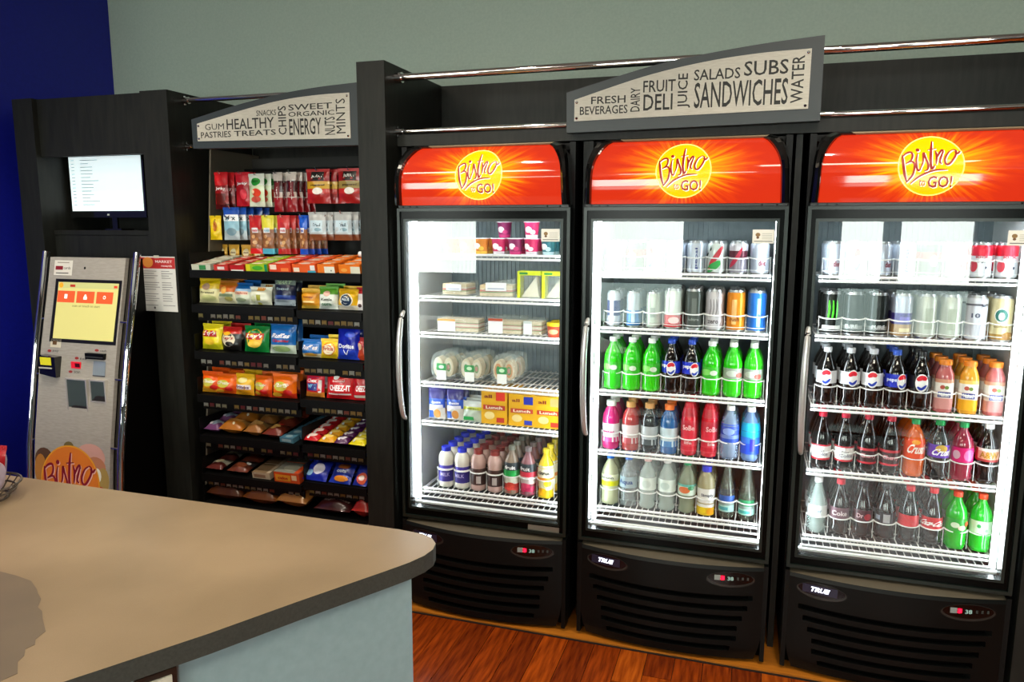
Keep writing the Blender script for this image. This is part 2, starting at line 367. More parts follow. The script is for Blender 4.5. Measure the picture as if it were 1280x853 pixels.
# ------------------------------------------------------------------ coolers
def sunburst(cx, cz):
    m, nt, b, N, L = nodemat('backlit sunburst print')
    tc = N('ShaderNodeTexCoord'); sp = N('ShaderNodeSeparateXYZ'); L(tc.outputs['Object'], sp.inputs[0])
    def M(op, a, c=None, v=None):
        q = N('ShaderNodeMath'); q.operation = op
        for i, s_ in enumerate((a, c)):
            if s_ is None: continue
            if isinstance(s_, (int, float)): q.inputs[i].default_value = s_
            else: L(s_, q.inputs[i])
        return q.outputs[0]
    dx = M('SUBTRACT', sp.outputs[0], cx); dz = M('SUBTRACT', sp.outputs[2], cz)
    r = M('SQRT', M('ADD', M('MULTIPLY', M('MULTIPLY', dx, dx), .55), M('MULTIPLY', M('MULTIPLY', dz, dz), 2.2)))
    ang = M('ARCTAN2', dz, dx); cv = N('ShaderNodeCombineXYZ')
    L(M('COSINE', ang), cv.inputs[0]); L(M('SINE', ang), cv.inputs[1]); L(M('MULTIPLY', r, .6), cv.inputs[2])
    no = N('ShaderNodeTexNoise'); no.inputs['Scale'].default_value = 14; no.inputs['Detail'].default_value = 3; L(cv.outputs[0], no.inputs['Vector'])
    rr = M('SUBTRACT', M('MULTIPLY', r, 4.9), M('MULTIPLY', M('SUBTRACT', no.outputs['Fac'], .5), .9))
    cr = N('ShaderNodeValToRGB'); e = cr.color_ramp.elements
    e[0].position = .35; e[0].color = (*lin('#ffc400'), 1); e[1].position = 1.0; e[1].color = (*lin('#d22c10'), 1)
    for p, c in ((.50, '#ff9a00'), (.64, '#f0640c'), (.80, '#e23c0c')):
        k = e.new(p); k.color = (*lin(c), 1)
    L(rr, cr.inputs[0]); b.inputs['Base Color'].default_value = (.08, .01, .005, 1); L(cr.outputs[0], b.inputs['Emission Color']); b.inputs['Emission Strength'].default_value = .74
    b.inputs['Roughness'].default_value = .05; b.inputs['Specular IOR Level'].default_value = .6
    return m
BURST = sunburst(0, 1.842)
YDISC = mat('#f4a800', .15, emit=.62, name='backlit yellow'); WRING = mat('#f8e070', .15, emit=.6, name='backlit ring'); RINK = mat('#8c1408', .3, emit=.25, name='red print'); WSH = mat('#fff4d8', .3, emit=.5, name='white print')
def hy(z):   # header section: bulges forward low down and curls back at the top
    t = max(0, min(1, (z-1.727)/.228)); return -.022-.020*math.sin(t*math.pi*.75)+.075*t**3
def hw(t):    # half width of the printed panel
    return .329-.008*t-.052*max(0, (t-.42)/.58)**2.6
XC = (-1.019, -.2486, .531)
SHZ = ([1.532, 1.357, 1.203, .990, .820, .520], [1.472, 1.258, 1.008, .763, .528], [1.474, 1.262, 1.006, .763, .510])
RIB = noisy('grey ribbed back', '#7d8a90', '#8d9aa0', 20, .5)
GR = mat('#090b0a', .42, spec=.2, name='grille plastic'); GRD = mat('#010101', .8, spec=.05, name='slot dark'); TANC = mat('#544d40', .3, name='base highlight cap')  # the base highlight cap's tan is a painted highlight along the black base's top
def cooler(ci, lab):
    t = empty('beverage_cooler', (XC[ci], 0, 0)); tag(t, lab, 'cooler', 'three glass door coolers')
    sh = MB()
    for q in ((-.362, -.340, .05, .555, .03, 1.962), (.340, .362, .05, .555, .03, 1.962), (-.340, .340, .53, .555, .03, 1.962), (-.340, .340, .05, .53, 1.70, 1.735), (-.340, .340, .09, .53, 1.94, 1.962), (-.340, .340, .05, .53, .40, .44)): sh.box(*q, BLACK)
    sh.build('cabinet', t)
    ln = MB()
    for q in ((-.3395, -.334, .045, .525, .441, 1.699), (.334, .3395, .045, .525, .441, 1.699), (-.334, .334, .045, .525, 1.68, 1.699), ): ln.box(*q, WHITE)
    ln.box(-.334, .334, .066, .525, .441, .457, mat('#4a5258', .5)); ln.box(-.334, .334, .045, .0655, .441, .466, WHITE)
    ln.box(-.334, .334, .506, .525, .457, 1.68, RIB)
    ln.build('liner', t)
    rb = MB()
    for i in range(31): rb.box(-.306+i*.0204-.003, -.306+i*.0204+.003, .500, .5055, .47, 1.67, RIB)
    rb.build('back_ribs', t)['kind'] = 'stuff'
    for s in (-1, 1):
        vis = (ci, s) in ((0, -1), (1, -1), (2, 1)); xs_ = s*(.312 if vis else .3265); wd_ = .007 if vis else .005
        l = MB(); l.box(xs_-wd_, xs_+wd_, .048, .062, .48, 1.665, LED if vis else LED2); l.build('light_strip', t)
        MB().box(xs_-wd_-.0005, xs_+wd_+.0005, .0625, .067, .475, 1.67, SILVER).build('strip_backing', t)
    MB().box(-.29, .29, .10, .13, 1.674, 1.679, mat('#eefaff', .5, emit=LED_E*.5, name='unseen top led')).build('light_strip', t)  # unseen glowing strip, added above the glass edge to light the shelves
    # shelves
    x0, x1 = -.300, .312
    for k, z in enumerate(SHZ[ci]):
        last = k == len(SHZ[ci])-1; s = MB()
        yf = .082
        for j in range(26):
            xx = x0+.008+j*(x1-x0-.016)/25; s.tube([(xx, yf, z-.018), (xx, yf, z-.004), (xx, .49, z-.004)], .0024, WIRE, 4)
        for yy in (.20, .34, .47): s.tube([(x0, yy, z-.008), (x1, yy, z-.008)], .003, WIRE, 4)
        for xx in (x0, x1): s.tube([(xx, yf, z-.004), (xx, .49, z-.004)], .0035, WIRE, 4)
        so = s.build('shelf', t)
        f = MB(); f.tube([(x0-.004, yf-.004, z-.003), (x1+.004, yf-.004, z-.003)], .0052, WIRE, 8); f.tube([(x0-.004, yf-.004, z-.018), (x1+.004, yf-.004, z-.018)], .0050, WIRE, 8)
        f.build('front_rail', so)
        if last:
            g = MB()
            for j in range(26):
                xx = x0-.004+j*(x1-x0+.008)/25; g.tube([(xx, .064, z-.036), (xx, .10, z-.034), (xx, .16, z-.034)], .002, WIRE, 4)
            g.tube([(x0-.008, .062, z-.036), (x1+.008, .062, z-.036)], .004, WIRE, 6); g.tube([(x0-.008, .062, z-.058), (x1+.008, .062, z-.058)], .004, WIRE, 6)
            for xx in (x0-.008, x1+.008): g.tube([(xx, .062, z-.034), (xx, .062, z-.060)], .004, WIRE, 6)
            g.build('bottom_rack', t)
        if ci == 0 and not last: continue
        ncol = 7 if ci == 0 else 8; hz = z+(.078 if ci == 0 else .064 if k > 1 else .058)
        pts = []; xs = cols(ci)
        for xx in xs:
            xx -= XC[ci]
            for a in range(-4, 5): an = a/4*1.15; pts.append((xx+.0385*math.sin(an)/math.sin(1.15), .131-.046*math.cos(an)+.012, hz+.004*(abs(a)/4)**3))
        h = MB().tube(pts, .0027, WIRE, 5)
        for xx in [xs[0]-.0384]+[q+.0384 for q in xs]: h.tube([(xx-XC[ci], .125, hz), (xx-XC[ci], .125, z-.003)], .0016, WIRE, 4)
        if k < 2:
            h.tube([(p[0], p[1], z+.016) for p in pts], .0018, WIRE, 4)
        h.build('product_divider', so)
    # door
    d = MB(); o_, i_, zb, zt, gb, gt = .359, .322, .412, 1.716, .462, 1.664
    for q in ((-o_, -i_, zb, zt), (i_, o_, zb, zt), (-i_, i_, zb, gb), (-i_, i_, gt, zt)): d.box(q[0], q[1], -.004, .036, q[2], q[3], SATIN)
    # raised rim along the frame
    for q in ((-o_, -o_+.012, zb, zt), (o_-.012, o_, zb, zt), (-o_+.012, o_-.012, zb, zb+.012), (-o_+.012, o_-.012, zt-.012, zt)): d.box(q[0], q[1], -.012, -.0045, q[2], q[3], FRAMEG)
    for q in ((-i_-.010, -i_+.0, gb-.01, gt+.01), (i_-.0, i_+.010, gb-.01, gt+.01), (-i_, i_, gb-.010, gb), (-i_, i_, gt, gt+.010)): d.box(q[0], q[1], -.009, -.0045, q[2], q[3], FRAMEG)
    do = d.build('door', t)
    MB().box(-i_-.003, i_+.003, .004, .010, gb-.003, gt+.003, GLASS).build('glass', do)
    hd = crom([(-.334, -.014, 1.300), (-.337, -.038, 1.270), (-.341, -.052, 1.18), (-.342, -.056, 1.075), (-.341, -.052, .97), (-.337, -.038, .875), (-.334, -.014, .845)], 5)
    MB().tube(hd, [.006+.006*math.sin(math.pi*i/(len(hd)-1))**.5 for i in range(len(hd))], SILVER, 10).build('handle', do, SM)
    hg = MB().box(-.352, .352, -.010, .030, 1.7175, 1.7262, mat('#2b2f2d', .35))
    for xx in (-.33, -.30, -.27, .27, .32): hg.tube([(xx, -.0125, 1.7215), (xx, -.0095, 1.7215)], .0035, BLACK if xx < 0 else CHROME, 8)
    hg.build('hinge_strip', t)
    st = MB().box(.244, .316, -.0002, .0035, 1.588, 1.636, mat('#e6e6dc', .5)); SF = flat(-.0002)
    st.oval(SF, .262, 1.618, .008, .007, mat('#8a6a3a', .5)); st.oval(SF, .262, 1.608, .005, .004, mat('#6a4a2a', .5))
    for q in range(4): st.rect(SF, .276, 1.621-q*.006, .309, 1.6225-q*.006, mat('#a9a99f', .6), 1, 1)
    st.rect(SF, .250, 1.594, .311, 1.5965, mat('#555550', .6), 1, 1)
    st.build('sticker', do)
    if ci == 0: MB().box(.200, .330, -.0065, -.0045, .424, .446, mat('#8a877c', .4, .5)).build('name_plate', do)
    # lit header
    p = MB().grid(28, 48, lambda a, b: ((a*2-1)*hw(b), hy(1.727+.225*b), 1.727+.225*b), BURST)
    po = p.build('sign_panel', t, SM)
    lg = MB(); SH = lambda u, v, off=0: (u, hy(v)-off-.0004, v)
    logo(lg, SH, 0, 1.842, .0965, YDISC, WRING, RINK, WSH); lg.build('logo', po)
    sr = MB()
    ring = []
    path = [(i, 0) for i in range(2)]
    def inner(s_): # along left edge up, across the top, down the right
        return s_
    segs = 44; A = []
    for i in range(segs+1):
        u = i/segs
        if u < .36: b = u/.36; A.append((-hw(b), 1.727+.225*b))
        elif u > .64: b = (1-u)/.36; A.append((hw(b), 1.727+.225*b))
        else: b = (u-.36)/.28; A.append((-hw(1)+2*hw(1)*b, 1.952))
    def outer(x_, z_, k):
        b = (z_-1.727)/.225
        if abs(x_) >= hw(1)-1e-6:
            ox = math.copysign(.3585-.012*b-.030*max(0, (b-.5)/.5)**2.4, x_); return (x_+(ox-x_)*k, z_+.012*k*max(0, b-.5)*2)
        return (x_*(1+.10*k) if k else x_, z_+.012*k)
    prof = [(0, .004), (.12, -.016), (.45, -.024), (.8, -.016), (1, .012), (1.0, .07)]
    vv = []; 
    for x_, z_ in A:
        for k, dy in prof:
            ox, oz = outer(x_, z_, k); vv.append((ox, hy(min(z_, 1.952))+dy*(1 if abs(x_) >= hw(1)-1e-6 else .35), oz))
    m_ = len(prof); TT = mat('#8c7c62', .35, .3, name='tan trim')
    for i in range(segs):
        for j in range(m_-1): top_ = 16 < i < 28 and j < 3; sr.add([vv[q_] for q_ in (i*m_+j, i*m_+j+1, (i+1)*m_+j+1, (i+1)*m_+j)], [(0, 1, 2, 3)], TT if top_ else GLOSSB)
    sr.box(-.355, .355, -.016, .05, 1.7265, 1.7300, BLACK)
    sr.build('sign_surround', t, math.radians(70))
    # base with curved louvred grille
    zs = [.018, .045]; sl = []
    for k in range(6):
        zc = .272-k*.041; sl.append((zc, .300-k*.014))
    rows = [(.020, 0, 0, 0)]
    for zc, wk in reversed(sl): rows += [(zc-.0105, 0, wk, 0), (zc-.0100, .024, wk, 1), (zc+.0080, .024, wk, 1), (zc+.0105, 0, wk, 0)]
    rows += [(.295, 0, 0, 0), (.335, 0, 0, 0), (.380, 0, 0, 0), (.392, .006, 0, 0)]
    NX = 40; g = MB(); gv = []
    def bw(z): return .345-.03*max(0, (.12-z)/.12)**1.5
    def by(xn, z): return -.012-.050*(1-xn*xn)*(.75+.25*min(1, z/.3))+.012*max(0, (.06-z)/.06)
    for (z, dp, wk, fl) in rows:
        for i in range(NX+1):
            xn = -1+2*i/NX; x_ = xn*bw(z); ins = abs(x_) < wk and dp > 0
            fadez = max(0, 1-abs(x_)/max(wk, .001)) if wk else 0
            zz = z if not wk else z-.004*(1-min(1, abs(x_)/.3)**2)+(0 if abs(x_) < wk else 0)
            gv.append((x_, by(xn, z)+(dp if (wk and ins) or (not wk) else 0), zz))
    gf = []; 
    g.v = gv
    for j in range(len(rows)-1):
        for i in range(NX):
            xm = abs((-1+2*(i+.5)/NX)*bw(rows[j][0])); dark = rows[j][3] and rows[j+1][3] and xm < rows[j][2]
            g.f.append((j*(NX+1)+i, j*(NX+1)+i+1, (j+1)*(NX+1)+i+1, (j+1)*(NX+1)+i)); g.m.append(g.mi(GRD if dark else GR))
    go_ = g.build('base_grille', t, math.radians(22))
    cap = MB(); nn = 24
    cap.add([((-1+2*i/nn)*.345, by(-1+2*i/nn, .392)+.006, .393) for i in range(nn+1)]+[((-1+2*i/nn)*.345, .04, .408) for i in range(nn+1)], [(i, i+1, nn+1+i+1, nn+1+i) for i in range(nn)], TANC)
    cap.build('base_top', t, SM)
    bs = MB()
    for s in (-1, 1): bs.box(*sorted((s*.345, s*.361)), -.012, .05, .02, .400, GR)
    bs.box(-.345, .345, .03, .05, .02, .39, GRD); bs.build('base_frame', t)
    SB = lambda u, v, off=0: (u, by(u/.345, v)-off, v)
    r1 = MB(); r1.oval(SB, -.237, .345, .083, .031, mat('#2b2c2a', .2), 28, .0015); r1.oval(SB, -.237, .349, .077, .025, mat('#0a0b10', .15), 28, .0025); r1.rect(SB, -.300, .334, -.185, .366, mat('#26263a', .2), 4, 1, .0035)
    r1.text(SB, 'TRUE', -.243, .351, .062, .018, mat('#e8ecff', .4, emit=1.3, name='lit badge letters'), bold=.05, off=.005, shear=.1); r1.build('badge', go_)
    r2 = MB(); r2.oval(SB, .228, .345, .087, .031, mat('#2b2c2a', .2), 28, .0015); r2.oval(SB, .228, .349, .081, .025, mat('#080808', .15), 28, .0025)
    r2.rect(SB, .170, .342, .192, .362, mat('#8f9a98', .3), 1, 1, .004)
    r2.text(SB, '3', .200, .352, .014, .017, mat('#ff1030', .4, emit=2.2, name='red digit'), bold=.08, off=.006); r2.rect(SB, .193, .343, .208, .361, mat('#8a0018', .3, emit=.5, name='red glow'), 1, 1, .0045)
    r2.text(SB, '38', .228, .350, .022, .015, mat('#8fb0a8', .4, emit=.25, name='grey digits'), bold=.03, off=.005)
    for q in (.255, .272, .29): r2.rect(SB, q-.004, .345, q+.003, .356, mat('#3a403e', .4), 1, 1, .004)
    r2.build('display', go_)
    return t
def cols(ci):
    if ci == 0: return [-1.234+.0752*i for i in range(7)]
    if ci == 1: return [-.511+.0765*i for i in range(8)]
    return [.278+.0768*i for i in range(8)]
cooler(0, 'left glass door cooler with sandwiches and milk beside the dark upright')
cooler(1, 'middle glass door cooler under the beverages sign, holding green soda')
cooler(2, 'right glass door cooler filled with dark cola bottles and juices')

# ------------------------------------------------------------------ drinks
# profiles as (radius, height) in metres
BP = {
 'contour': [(.026, 0), (.0315, .004), (.0345, .018), (.0325, .034), (.0315, .042), (.0340, .056), (.0345, .070), (.0345, .108), (.0325, .122), (.0270, .142), (.0205, .162), (.0150, .180), (.0125, .190), (.0125, .198)],
 'wavy': [(.026, 0), (.032, .004), (.0345, .016), (.0290, .034), (.0325, .050), (.0315, .062), (.0345, .074), (.0352, .080), (.0352, .120), (.0340, .132), (.0290, .150), (.0215, .166), (.0150, .178), (.0125, .188), (.0125, .196)],
 'round': [(.026, 0), (.033, .004), (.0358, .018), (.0340, .036), (.0358, .056), (.0358, .066), (.0350, .070), (.0350, .112), (.0358, .118), (.0345, .134), (.0290, .152), (.0205, .168), (.0145, .178), (.0125, .186), (.0125, .194)],
 'tea': [(.030, 0), (.034, .004), (.0345, .03), (.032, .06), (.0345, .09), (.0345, .125), (.030, .145), (.021, .163), (.0155, .170), (.0155, .178)],
 'square': [(.029, 0), (.0305, .004), (.0305, .125), (.029, .135), (.0225, .152), (.019, .160), (.019, .170)],
 'taper': [(.024, 0), (.030, .005), (.0325, .03), (.0290, .065), (.0325, .11), (.0310, .150), (.024, .185), (.018, .203), (.012, .210)],
 'glass': [(.027, 0), (.0295, .004), (.0295, .095), (.026, .115), (.016, .155), (.0125, .185), (.0120, .200), (.0130, .204)],
 'milk': [(.028, 0), (.034, .006), (.0345, .018), (.0335, .028), (.0335, .095), (.0325, .105), (.0345, .118), (.0335, .135), (.027, .152), (.0185, .160), (.0185, .164)],
 'can12': [(.026, 0), (.0325, .008), (.0325, .108), (.027, .119), (.0275, .122), (.0245, .1205)],
 'can16': [(.027, 0), (.0330, .008), (.0330, .142), (.027, .154), (.0275, .157), (.0245, .1555)],
 'sleek': [(.021, 0), (.0265, .007), (.0265, .128), (.0225, .138), (.023, .141), (.0205, .1395)],
}
def rad(p, z):
    for a, b in zip(p, p[1:]):
        if a[1] <= z <= b[1] and b[1] > a[1]: return a[0]+(b[0]-a[0])*(z-a[1])/(b[1]-a[1])
    return p[-1][0]
def surf(p, z0, z1, ex=.0):
    def S(u, v, off=0):
        z = z0+(z1-z0)*v; r = rad(p, z)+.0010+off+ex; a = u*1.3
        return (r*math.sin(a), -r*math.cos(a), z)
    return S
def decals(mb, S, dec):
    for i, d in enumerate(dec):
        k = d[0]; off = .0004+.0004*i
        if k == 'r': mb.rect(S, d[1], d[2], d[3], d[4], mat(d[5], .35), 5, 2, off)
        elif k == 'o': mb.oval(S, d[1], d[2], d[3], d[4], mat(d[5], .35), 16, off)
        elif k == 't': mb.text(S, d[1], d[2], d[3], d[4], d[5], mat(d[6], .4), rot=(d[7] if len(d) > 7 else 0), bold=.03, shear=(d[8] if len(d) > 8 else 0), off=off)
        elif k == 's': mb.stroke(S, d[1], d[2], mat(d[3], .35), off)
PEPSI = lambda x, y, r: [('o', x, y, r*1.12, r*1.75, '#f2f2f2'), ('s', [(x-r*.8, y+r*.5), (x, y+r*1.05), (x+r*.75, y+r*.7)], r*.9, '#d8142c'), ('s', [(x-r*.7, y-r*.75), (x, y-r*1.15), (x+r*.8, y-r*.35)], r*.5, '#1638a8')]
def bottle(kind, body, cap, lz, bands, dec=(), alpha=1, cat='bottle', name='soda_bottle', caph=.017, capr=None, fill=None):
    p = BP[kind]; mb = MB()
    bm = mat(body, .06, 0, .6, spec=.6, name='drink') if alpha >= 1 else clearmat(body, alpha)
    mb.lathe(p, bm, 16, .10 if kind in ('contour', 'wavy', 'round') else 0, .55 if kind == 'square' else 0)
    o = mb.build(name, None, math.radians(60)); o['category'] = cat
    if cap:
        h = p[-1][1]; r = capr or p[-1][0]+.0025
        MB().lathe([(r, h-.004), (r, h+caph-.006), (r-.001, h+caph-.003), (r*.6, h+caph-.0028)], mat(cap, .35), 14).build('cap', o, SM)
    if lz:
        l = MB(); z0, z1 = lz; nb = len(bands)
        prof = []
        zz = [z0]
        for c, f in bands: zz.append(zz[-1]+(z1-z0)*f)
        for i, (c, f) in enumerate(bands):
            m = mat(c, .35)
            for q in range(6 if nb == 1 else 3): z = zz[i]+(zz[i+1]-zz[i])*q/(6 if nb == 1 else 3); prof.append((rad(p, z)+.0006, z, m))
        prof.append((rad(p, z1)+.0006, z1, mat(bands[-1][0], .35)))
        if kind == 'square':
            n_ = 16; l.lathe(prof, mat(bands[0][0], .35), 16, 0, .55, cap=False)
            Sx = lambda u, v, off=0: (u*.026, -.0302-off, z0+(z1-z0)*v)
            decals(l, Sx, dec)
        else:
            l.lathe(prof, mat(bands[0][0], .35), 16, cap=False); decals(l, surf(p, z0, z1), dec)
        l.build('label', o, SM)
    return o
ALU = mat('#c4c6c8', .28, .85, name='can aluminium')
def can(kind, bands, dec=(), name='drink_can'):
    p = BP[kind]; mb = MB(); mb.lathe([(r, z, ALU) for r, z in p], ALU, 18); o = mb.build(name, None, math.radians(50)); o['category'] = 'can'
    l = MB(); z0, z1 = p[1][1]+.001, p[2][1]-.0005
    prof = []; z = z0
    for c, f in bands:
        m = mat(c, .3, .35)
        for q in range(3): prof.append((rad(p, z+(z1-z0)*f*q/3)+.0005, z+(z1-z0)*f*q/3, m))
        z += (z1-z0)*f
    prof.append((rad(p, z1)+.0005, z1, mat(bands[-1][0], .3, .35))); zt_ = z1+.006; prof.append((rad(p, zt_)+.0005, zt_, mat(bands[-1][0], .3, .35))); l.lathe(prof, mat(bands[0][0], .3, .35), 18, cap=False)
    decals(l, surf(p, z0, z1), dec); l.build('printed_sleeve', o, SM)
    t = MB().tube([(-.004, -.002, p[-1][1]+.0012), (.004, .010, p[-1][1]+.0012)], .003, ALU, 6); t.build('pull_tab', o)
    return o
D = {}
def kind_(key, desc, obj): D[key] = (obj, desc)
LBL = (.080, .126)
W1 = [('#f0f0f0', 1)]
kind_('dp', 'silver-capped diet cola bottle with white label', bottle('wavy', '#070404', '#c9ccd4', LBL, [('#d4d6da', 1)], PEPSI(.0, .5, .38)))
kind_('pep', 'blue-label cola bottle with round emblem', bottle('wavy', '#070404', '#2b57c8', LBL, [('#1228b4', 1)], PEPSI(.28, .45, .36)+[('t', 'pepsi', -.45, .55, .8, .35, '#dfe8ff')]))
kind_('pepb', 'blue-capped cola bottle with blue label', bottle('wavy', '#070404', '#1747c4', LBL, [('#0f2cc0', 1)], [('t', 'pepsi', -.35, .6, .9, .4, '#ffffff')]+PEPSI(.25, .4, .34)))
kind_('pmax', 'black-label cola bottle with round emblem', bottle('wavy', '#070404', '#1a1a1c', LBL, [('#16181c', 1)], PEPSI(0, .45, .40)))
def naked(c, l1, nm, top): return bottle('square', c, '#f08a20', (.012, .118), [(l1, .36), ('#e8d8d0', .24), ('#f2eee8', .28), (top, .12)], [('r', -.75, .40, .75, .58, '#2a3a86'), ('t', 'Naked', 0, .49, 1.2, .13, '#ffffff'), ('o', -.25, .74, .3, .07, '#b04a3a'), ('o', .25, .73, .25, .06, '#6a8a3a')], name='juice_bottle', capr=.0215)
kind_('nk', 'orange-capped square pink smoothie bottle', naked('#b05a5a', '#c98a86', 'n', '#d49a80'))
kind_('ny', 'orange-capped square yellow smoothie bottle', naked('#d99a2a', '#eaa814', 'n', '#efc86a'))
kind_('dc', 'red-capped cola bottle with white label', bottle('contour', '#070404', '#c81e3c', (.034, .092), [('#b81428', .12), ('#eeeeee', .78), ('#c03040', .10)], [('t', 'Diet', 0, .62, .6, .16, '#888888'), ('t', 'Coke', .05, .40, 1.1, .24, '#9a9aa4')]))
kind_('cz', 'red-capped cola bottle with dark red label', bottle('contour', '#070404', '#c02038', (.034, .092), [('#c81830', .12), ('#3a1418', .72), ('#c02838', .16)], [('t', 'Cherry', 0, .5, 1.2, .34, '#d89098')]))
kind_('orc', 'green-capped orange soda bottle', bottle('round', '#d0580c', '#149a50', (.070, .140), [('#e8480c', 1)], [('t', 'Crush', -.1, .5, 1.3, .5, '#f4e8dc', 0, .25), ('o', -.2, .85, .3, .12, '#f0a020')]))
kind_('grc', 'green-capped purple-label grape soda bottle', bottle('wavy', '#070404', '#149a50', LBL, [('#5a18b0', 1)], [('o', -.15, .72, .42, .3, '#c8a02a'), ('t', 'Crush', -.05, .45, 1.4, .55, '#f4f0fc', 0, .25)]))
kind_('pkc', 'green-capped pink soda bottle', bottle('round', '#8a2038', '#149a50', (.070, .122), [('#e01c74', 1)], [('o', -.5, .5, .28, .3, '#d8b0c0'), ('o', .4, .5, .4, .4, '#f070a8')]))
kind_('rb', 'white-capped root beer bottle with cream-red label', bottle('wavy', '#070404', '#eeeeee', LBL, [('#a02a2c', .18), ('#e2a890', .62), ('#e8e0d8', .20)], [('t', 'A&W', 0, .5, 1.3, .5, '#a87810'), ('r', -1.15, .1, -.8, .95, '#b82030')]))
kind_('cw', 'clear water bottle with white cap', bottle('contour', '#c8dcd8', '#f0f2f4', (.068, .110), [('#e6eeee', 1)], [('t', 'water', 0, .5, 1.0, .3, '#99aabb')], .38, name='water_bottle'))
kind_('vz', 'red-capped cola bottle with mauve label', bottle('contour', '#070404', '#d82038', (.068, .110), [('#6c4a58', 1)], [('t', 'Coke', 0, .5, 1.2, .45, '#d8c8cc')]))
kind_('dpk', 'black-capped dark bottle with maroon label', bottle('contour', '#0c0606', '#26222a', (.068, .110), [('#3c0c1c', 1)], [('o', .3, .4, .3, .3, '#a02030'), ('t', 'Dr', -.3, .5, .5, .4, '#c8a0a8')]))
kind_('bk', 'black-capped dark bottle with black label', bottle('contour', '#0c0606', '#2a2a30', (.068, .110), [('#14141c', 1)], [('r', -.25, .1, .25, .85, '#a8a8ac'), ('r', -.9, .3, -.5, .7, '#8890a0')]))
kind_('ck', 'red-capped cola bottle with bright red label', bottle('contour', '#070404', '#dc1c2c', (.068, .110), [('#cc1020', 1)], []))
kind_('ckt', 'red-capped cola bottle with white script label', bottle('contour', '#070404', '#dc1c2c', (.068, .110), [('#cc1020', 1)], [('t', 'Coca-Cola', 0, .5, 2.0, .5, '#ffffff', 0, .3)]))
kind_('gn', 'orange-capped green soda bottle with leafy label', bottle('round', '#12ac22', '#f04a22', (.070, .116), [('#1c9c30', 1)], [('o', -.4, .5, .3, .22, '#d8ead0'), ('o', .1, .3, .3, .2, '#e6c8b8'), ('o', .5, .6, .2, .2, '#e05a30')]))
kind_('gnw', 'orange-capped green soda bottle with white label', bottle('round', '#12ac22', '#f04a22', (.070, .116), [('#cfeccc', 1)], [('o', -.4, .6, .14, .15, '#2a9a4a'), ('o', .1, .3, .12, .12, '#8ac890')]))
kind_('md', 'white-capped bright green soda bottle', bottle('round', '#2cc414', '#eef4ee', (.072, .112), [('#3ab82c', 1)], [('o', -.3, .5, .5, .3, '#7fd660'), ('o', .35, .45, .3, .25, '#d4e6d0')]))
kind_('mds', 'white-capped green soda bottle with grey label', bottle('round', '#2cc414', '#eef4ee', (.072, .112), [('#9aa69a', 1)], [('o', -.2, .5, .5, .3, '#c8d4c8'), ('o', .4, .35, .3, .25, '#b85a50')]))
kind_('vw', 'white-capped magenta vitamin drink bottle', bottle('tea', '#c4186c', '#f0f0f0', (.030, .105), [('#e6e2e6', 1)], [('r', -1.1, 0, 1.1, .25, '#c83880'), ('t', 'water', 0, .55, 1.2, .15, '#c02070')], caph=.020, capr=.019))
kind_('tr', 'tan-capped red fruit drink bottle', bottle('tea', '#a83030', '#d09a5c', (.030, .105), [('#d8c8c8', 1)], [('r', -1.1, 0, 1.1, .3, '#b04048')], caph=.020, capr=.019))
kind_('tb', 'tan-capped dark fruit drink bottle', bottle('tea', '#262a2c', '#c89456', (.030, .105), [('#b8c0c4', 1)], [('r', -1.1, 0, 1.1, .3, '#40484c')], caph=.020, capr=.019))
kind_('tbl', 'orange-capped blue drink bottle', bottle('tea', '#1c5c9c', '#f07a2c', (.030, .105), [('#c8dce4', 1)], [('r', -1.1, 0, 1.1, .3, '#3a78b0')], caph=.020, capr=.019))
kind_('so', 'slim all-red shaped drink bottle', bottle('taper', '#d01c30', None, (.02, .19), [('#d82038', .5), ('#c01c30', .5)], [('t', 'SoBe', .1, .55, 1.1, .12, '#f0b8b8'), ('t', 'life', .1, .2, .7, .07, '#f0b8b8')], name='juice_bottle'))
kind_('aq', 'clear water bottle with dark blue label', bottle('round', '#a8c0e0', '#f2f4f6', (.070, .140), [('#2a50c0', .2), ('#7890d0', .2), ('#2444b0', .6)], [('o', -.2, .6, .5, .2, '#8ea8e8')], .42, name='water_bottle'))
kind_('aqc', 'clear water bottle with bright cyan label', bottle('round', '#88b0e8', '#f2f4f6', (.030, .150), [('#2050d8', .35), ('#3a78e0', .2), ('#18b0dc', .45)], [('r', -.2, .1, .2, .5, '#1a1ad8')], .5, name='water_bottle'))
kind_('lm', 'blue-capped cloudy lemonade bottle with yellow label', bottle('round', '#ccd0a8', '#1c6cd0', (.080, .128), [('#d8d81c', .45), ('#e8ecc8', .55)], [('t', 'lemon', -.2, .75, 1.2, .25, '#606060')], .8, name='juice_bottle'))
kind_('wa', 'blue-capped clear water bottle with pale label', bottle('wavy', '#a8b4b4', '#1c6cd0', LBL, [('#9ab0b8', 1)], [('t', 'Aqua', 0, .5, 1.3, .5, '#204880')], .45, name='water_bottle'))
kind_('cp', 'pink-capped clear drink bottle', bottle('wavy', '#c8d8d0', '#f0c8c4', (.080, .130), [('#dce8e0', 1)], [('o', 0, .5, .4, .3, '#c8d8d0')], .45, name='water_bottle'))
kind_('cww', 'white-capped clear drink bottle', bottle('wavy', '#c8d8d0', '#f4f6f4', (.080, .130), [('#dce8e0', 1)], [('o', 0, .5, .4, .3, '#c0d4cc')], .45, name='water_bottle'))
kind_('te', 'green-capped clear tea bottle with orange spot', bottle('wavy', '#9aa88c', '#18a468', (.075, .120), [('#d8ecdc', .8), ('#60b8a8', .2)], [('o', 0, .5, .5, .3, '#e07038'), ('o', .6, .7, .3, .2, '#4a9a6a')], .6, name='tea_bottle'))
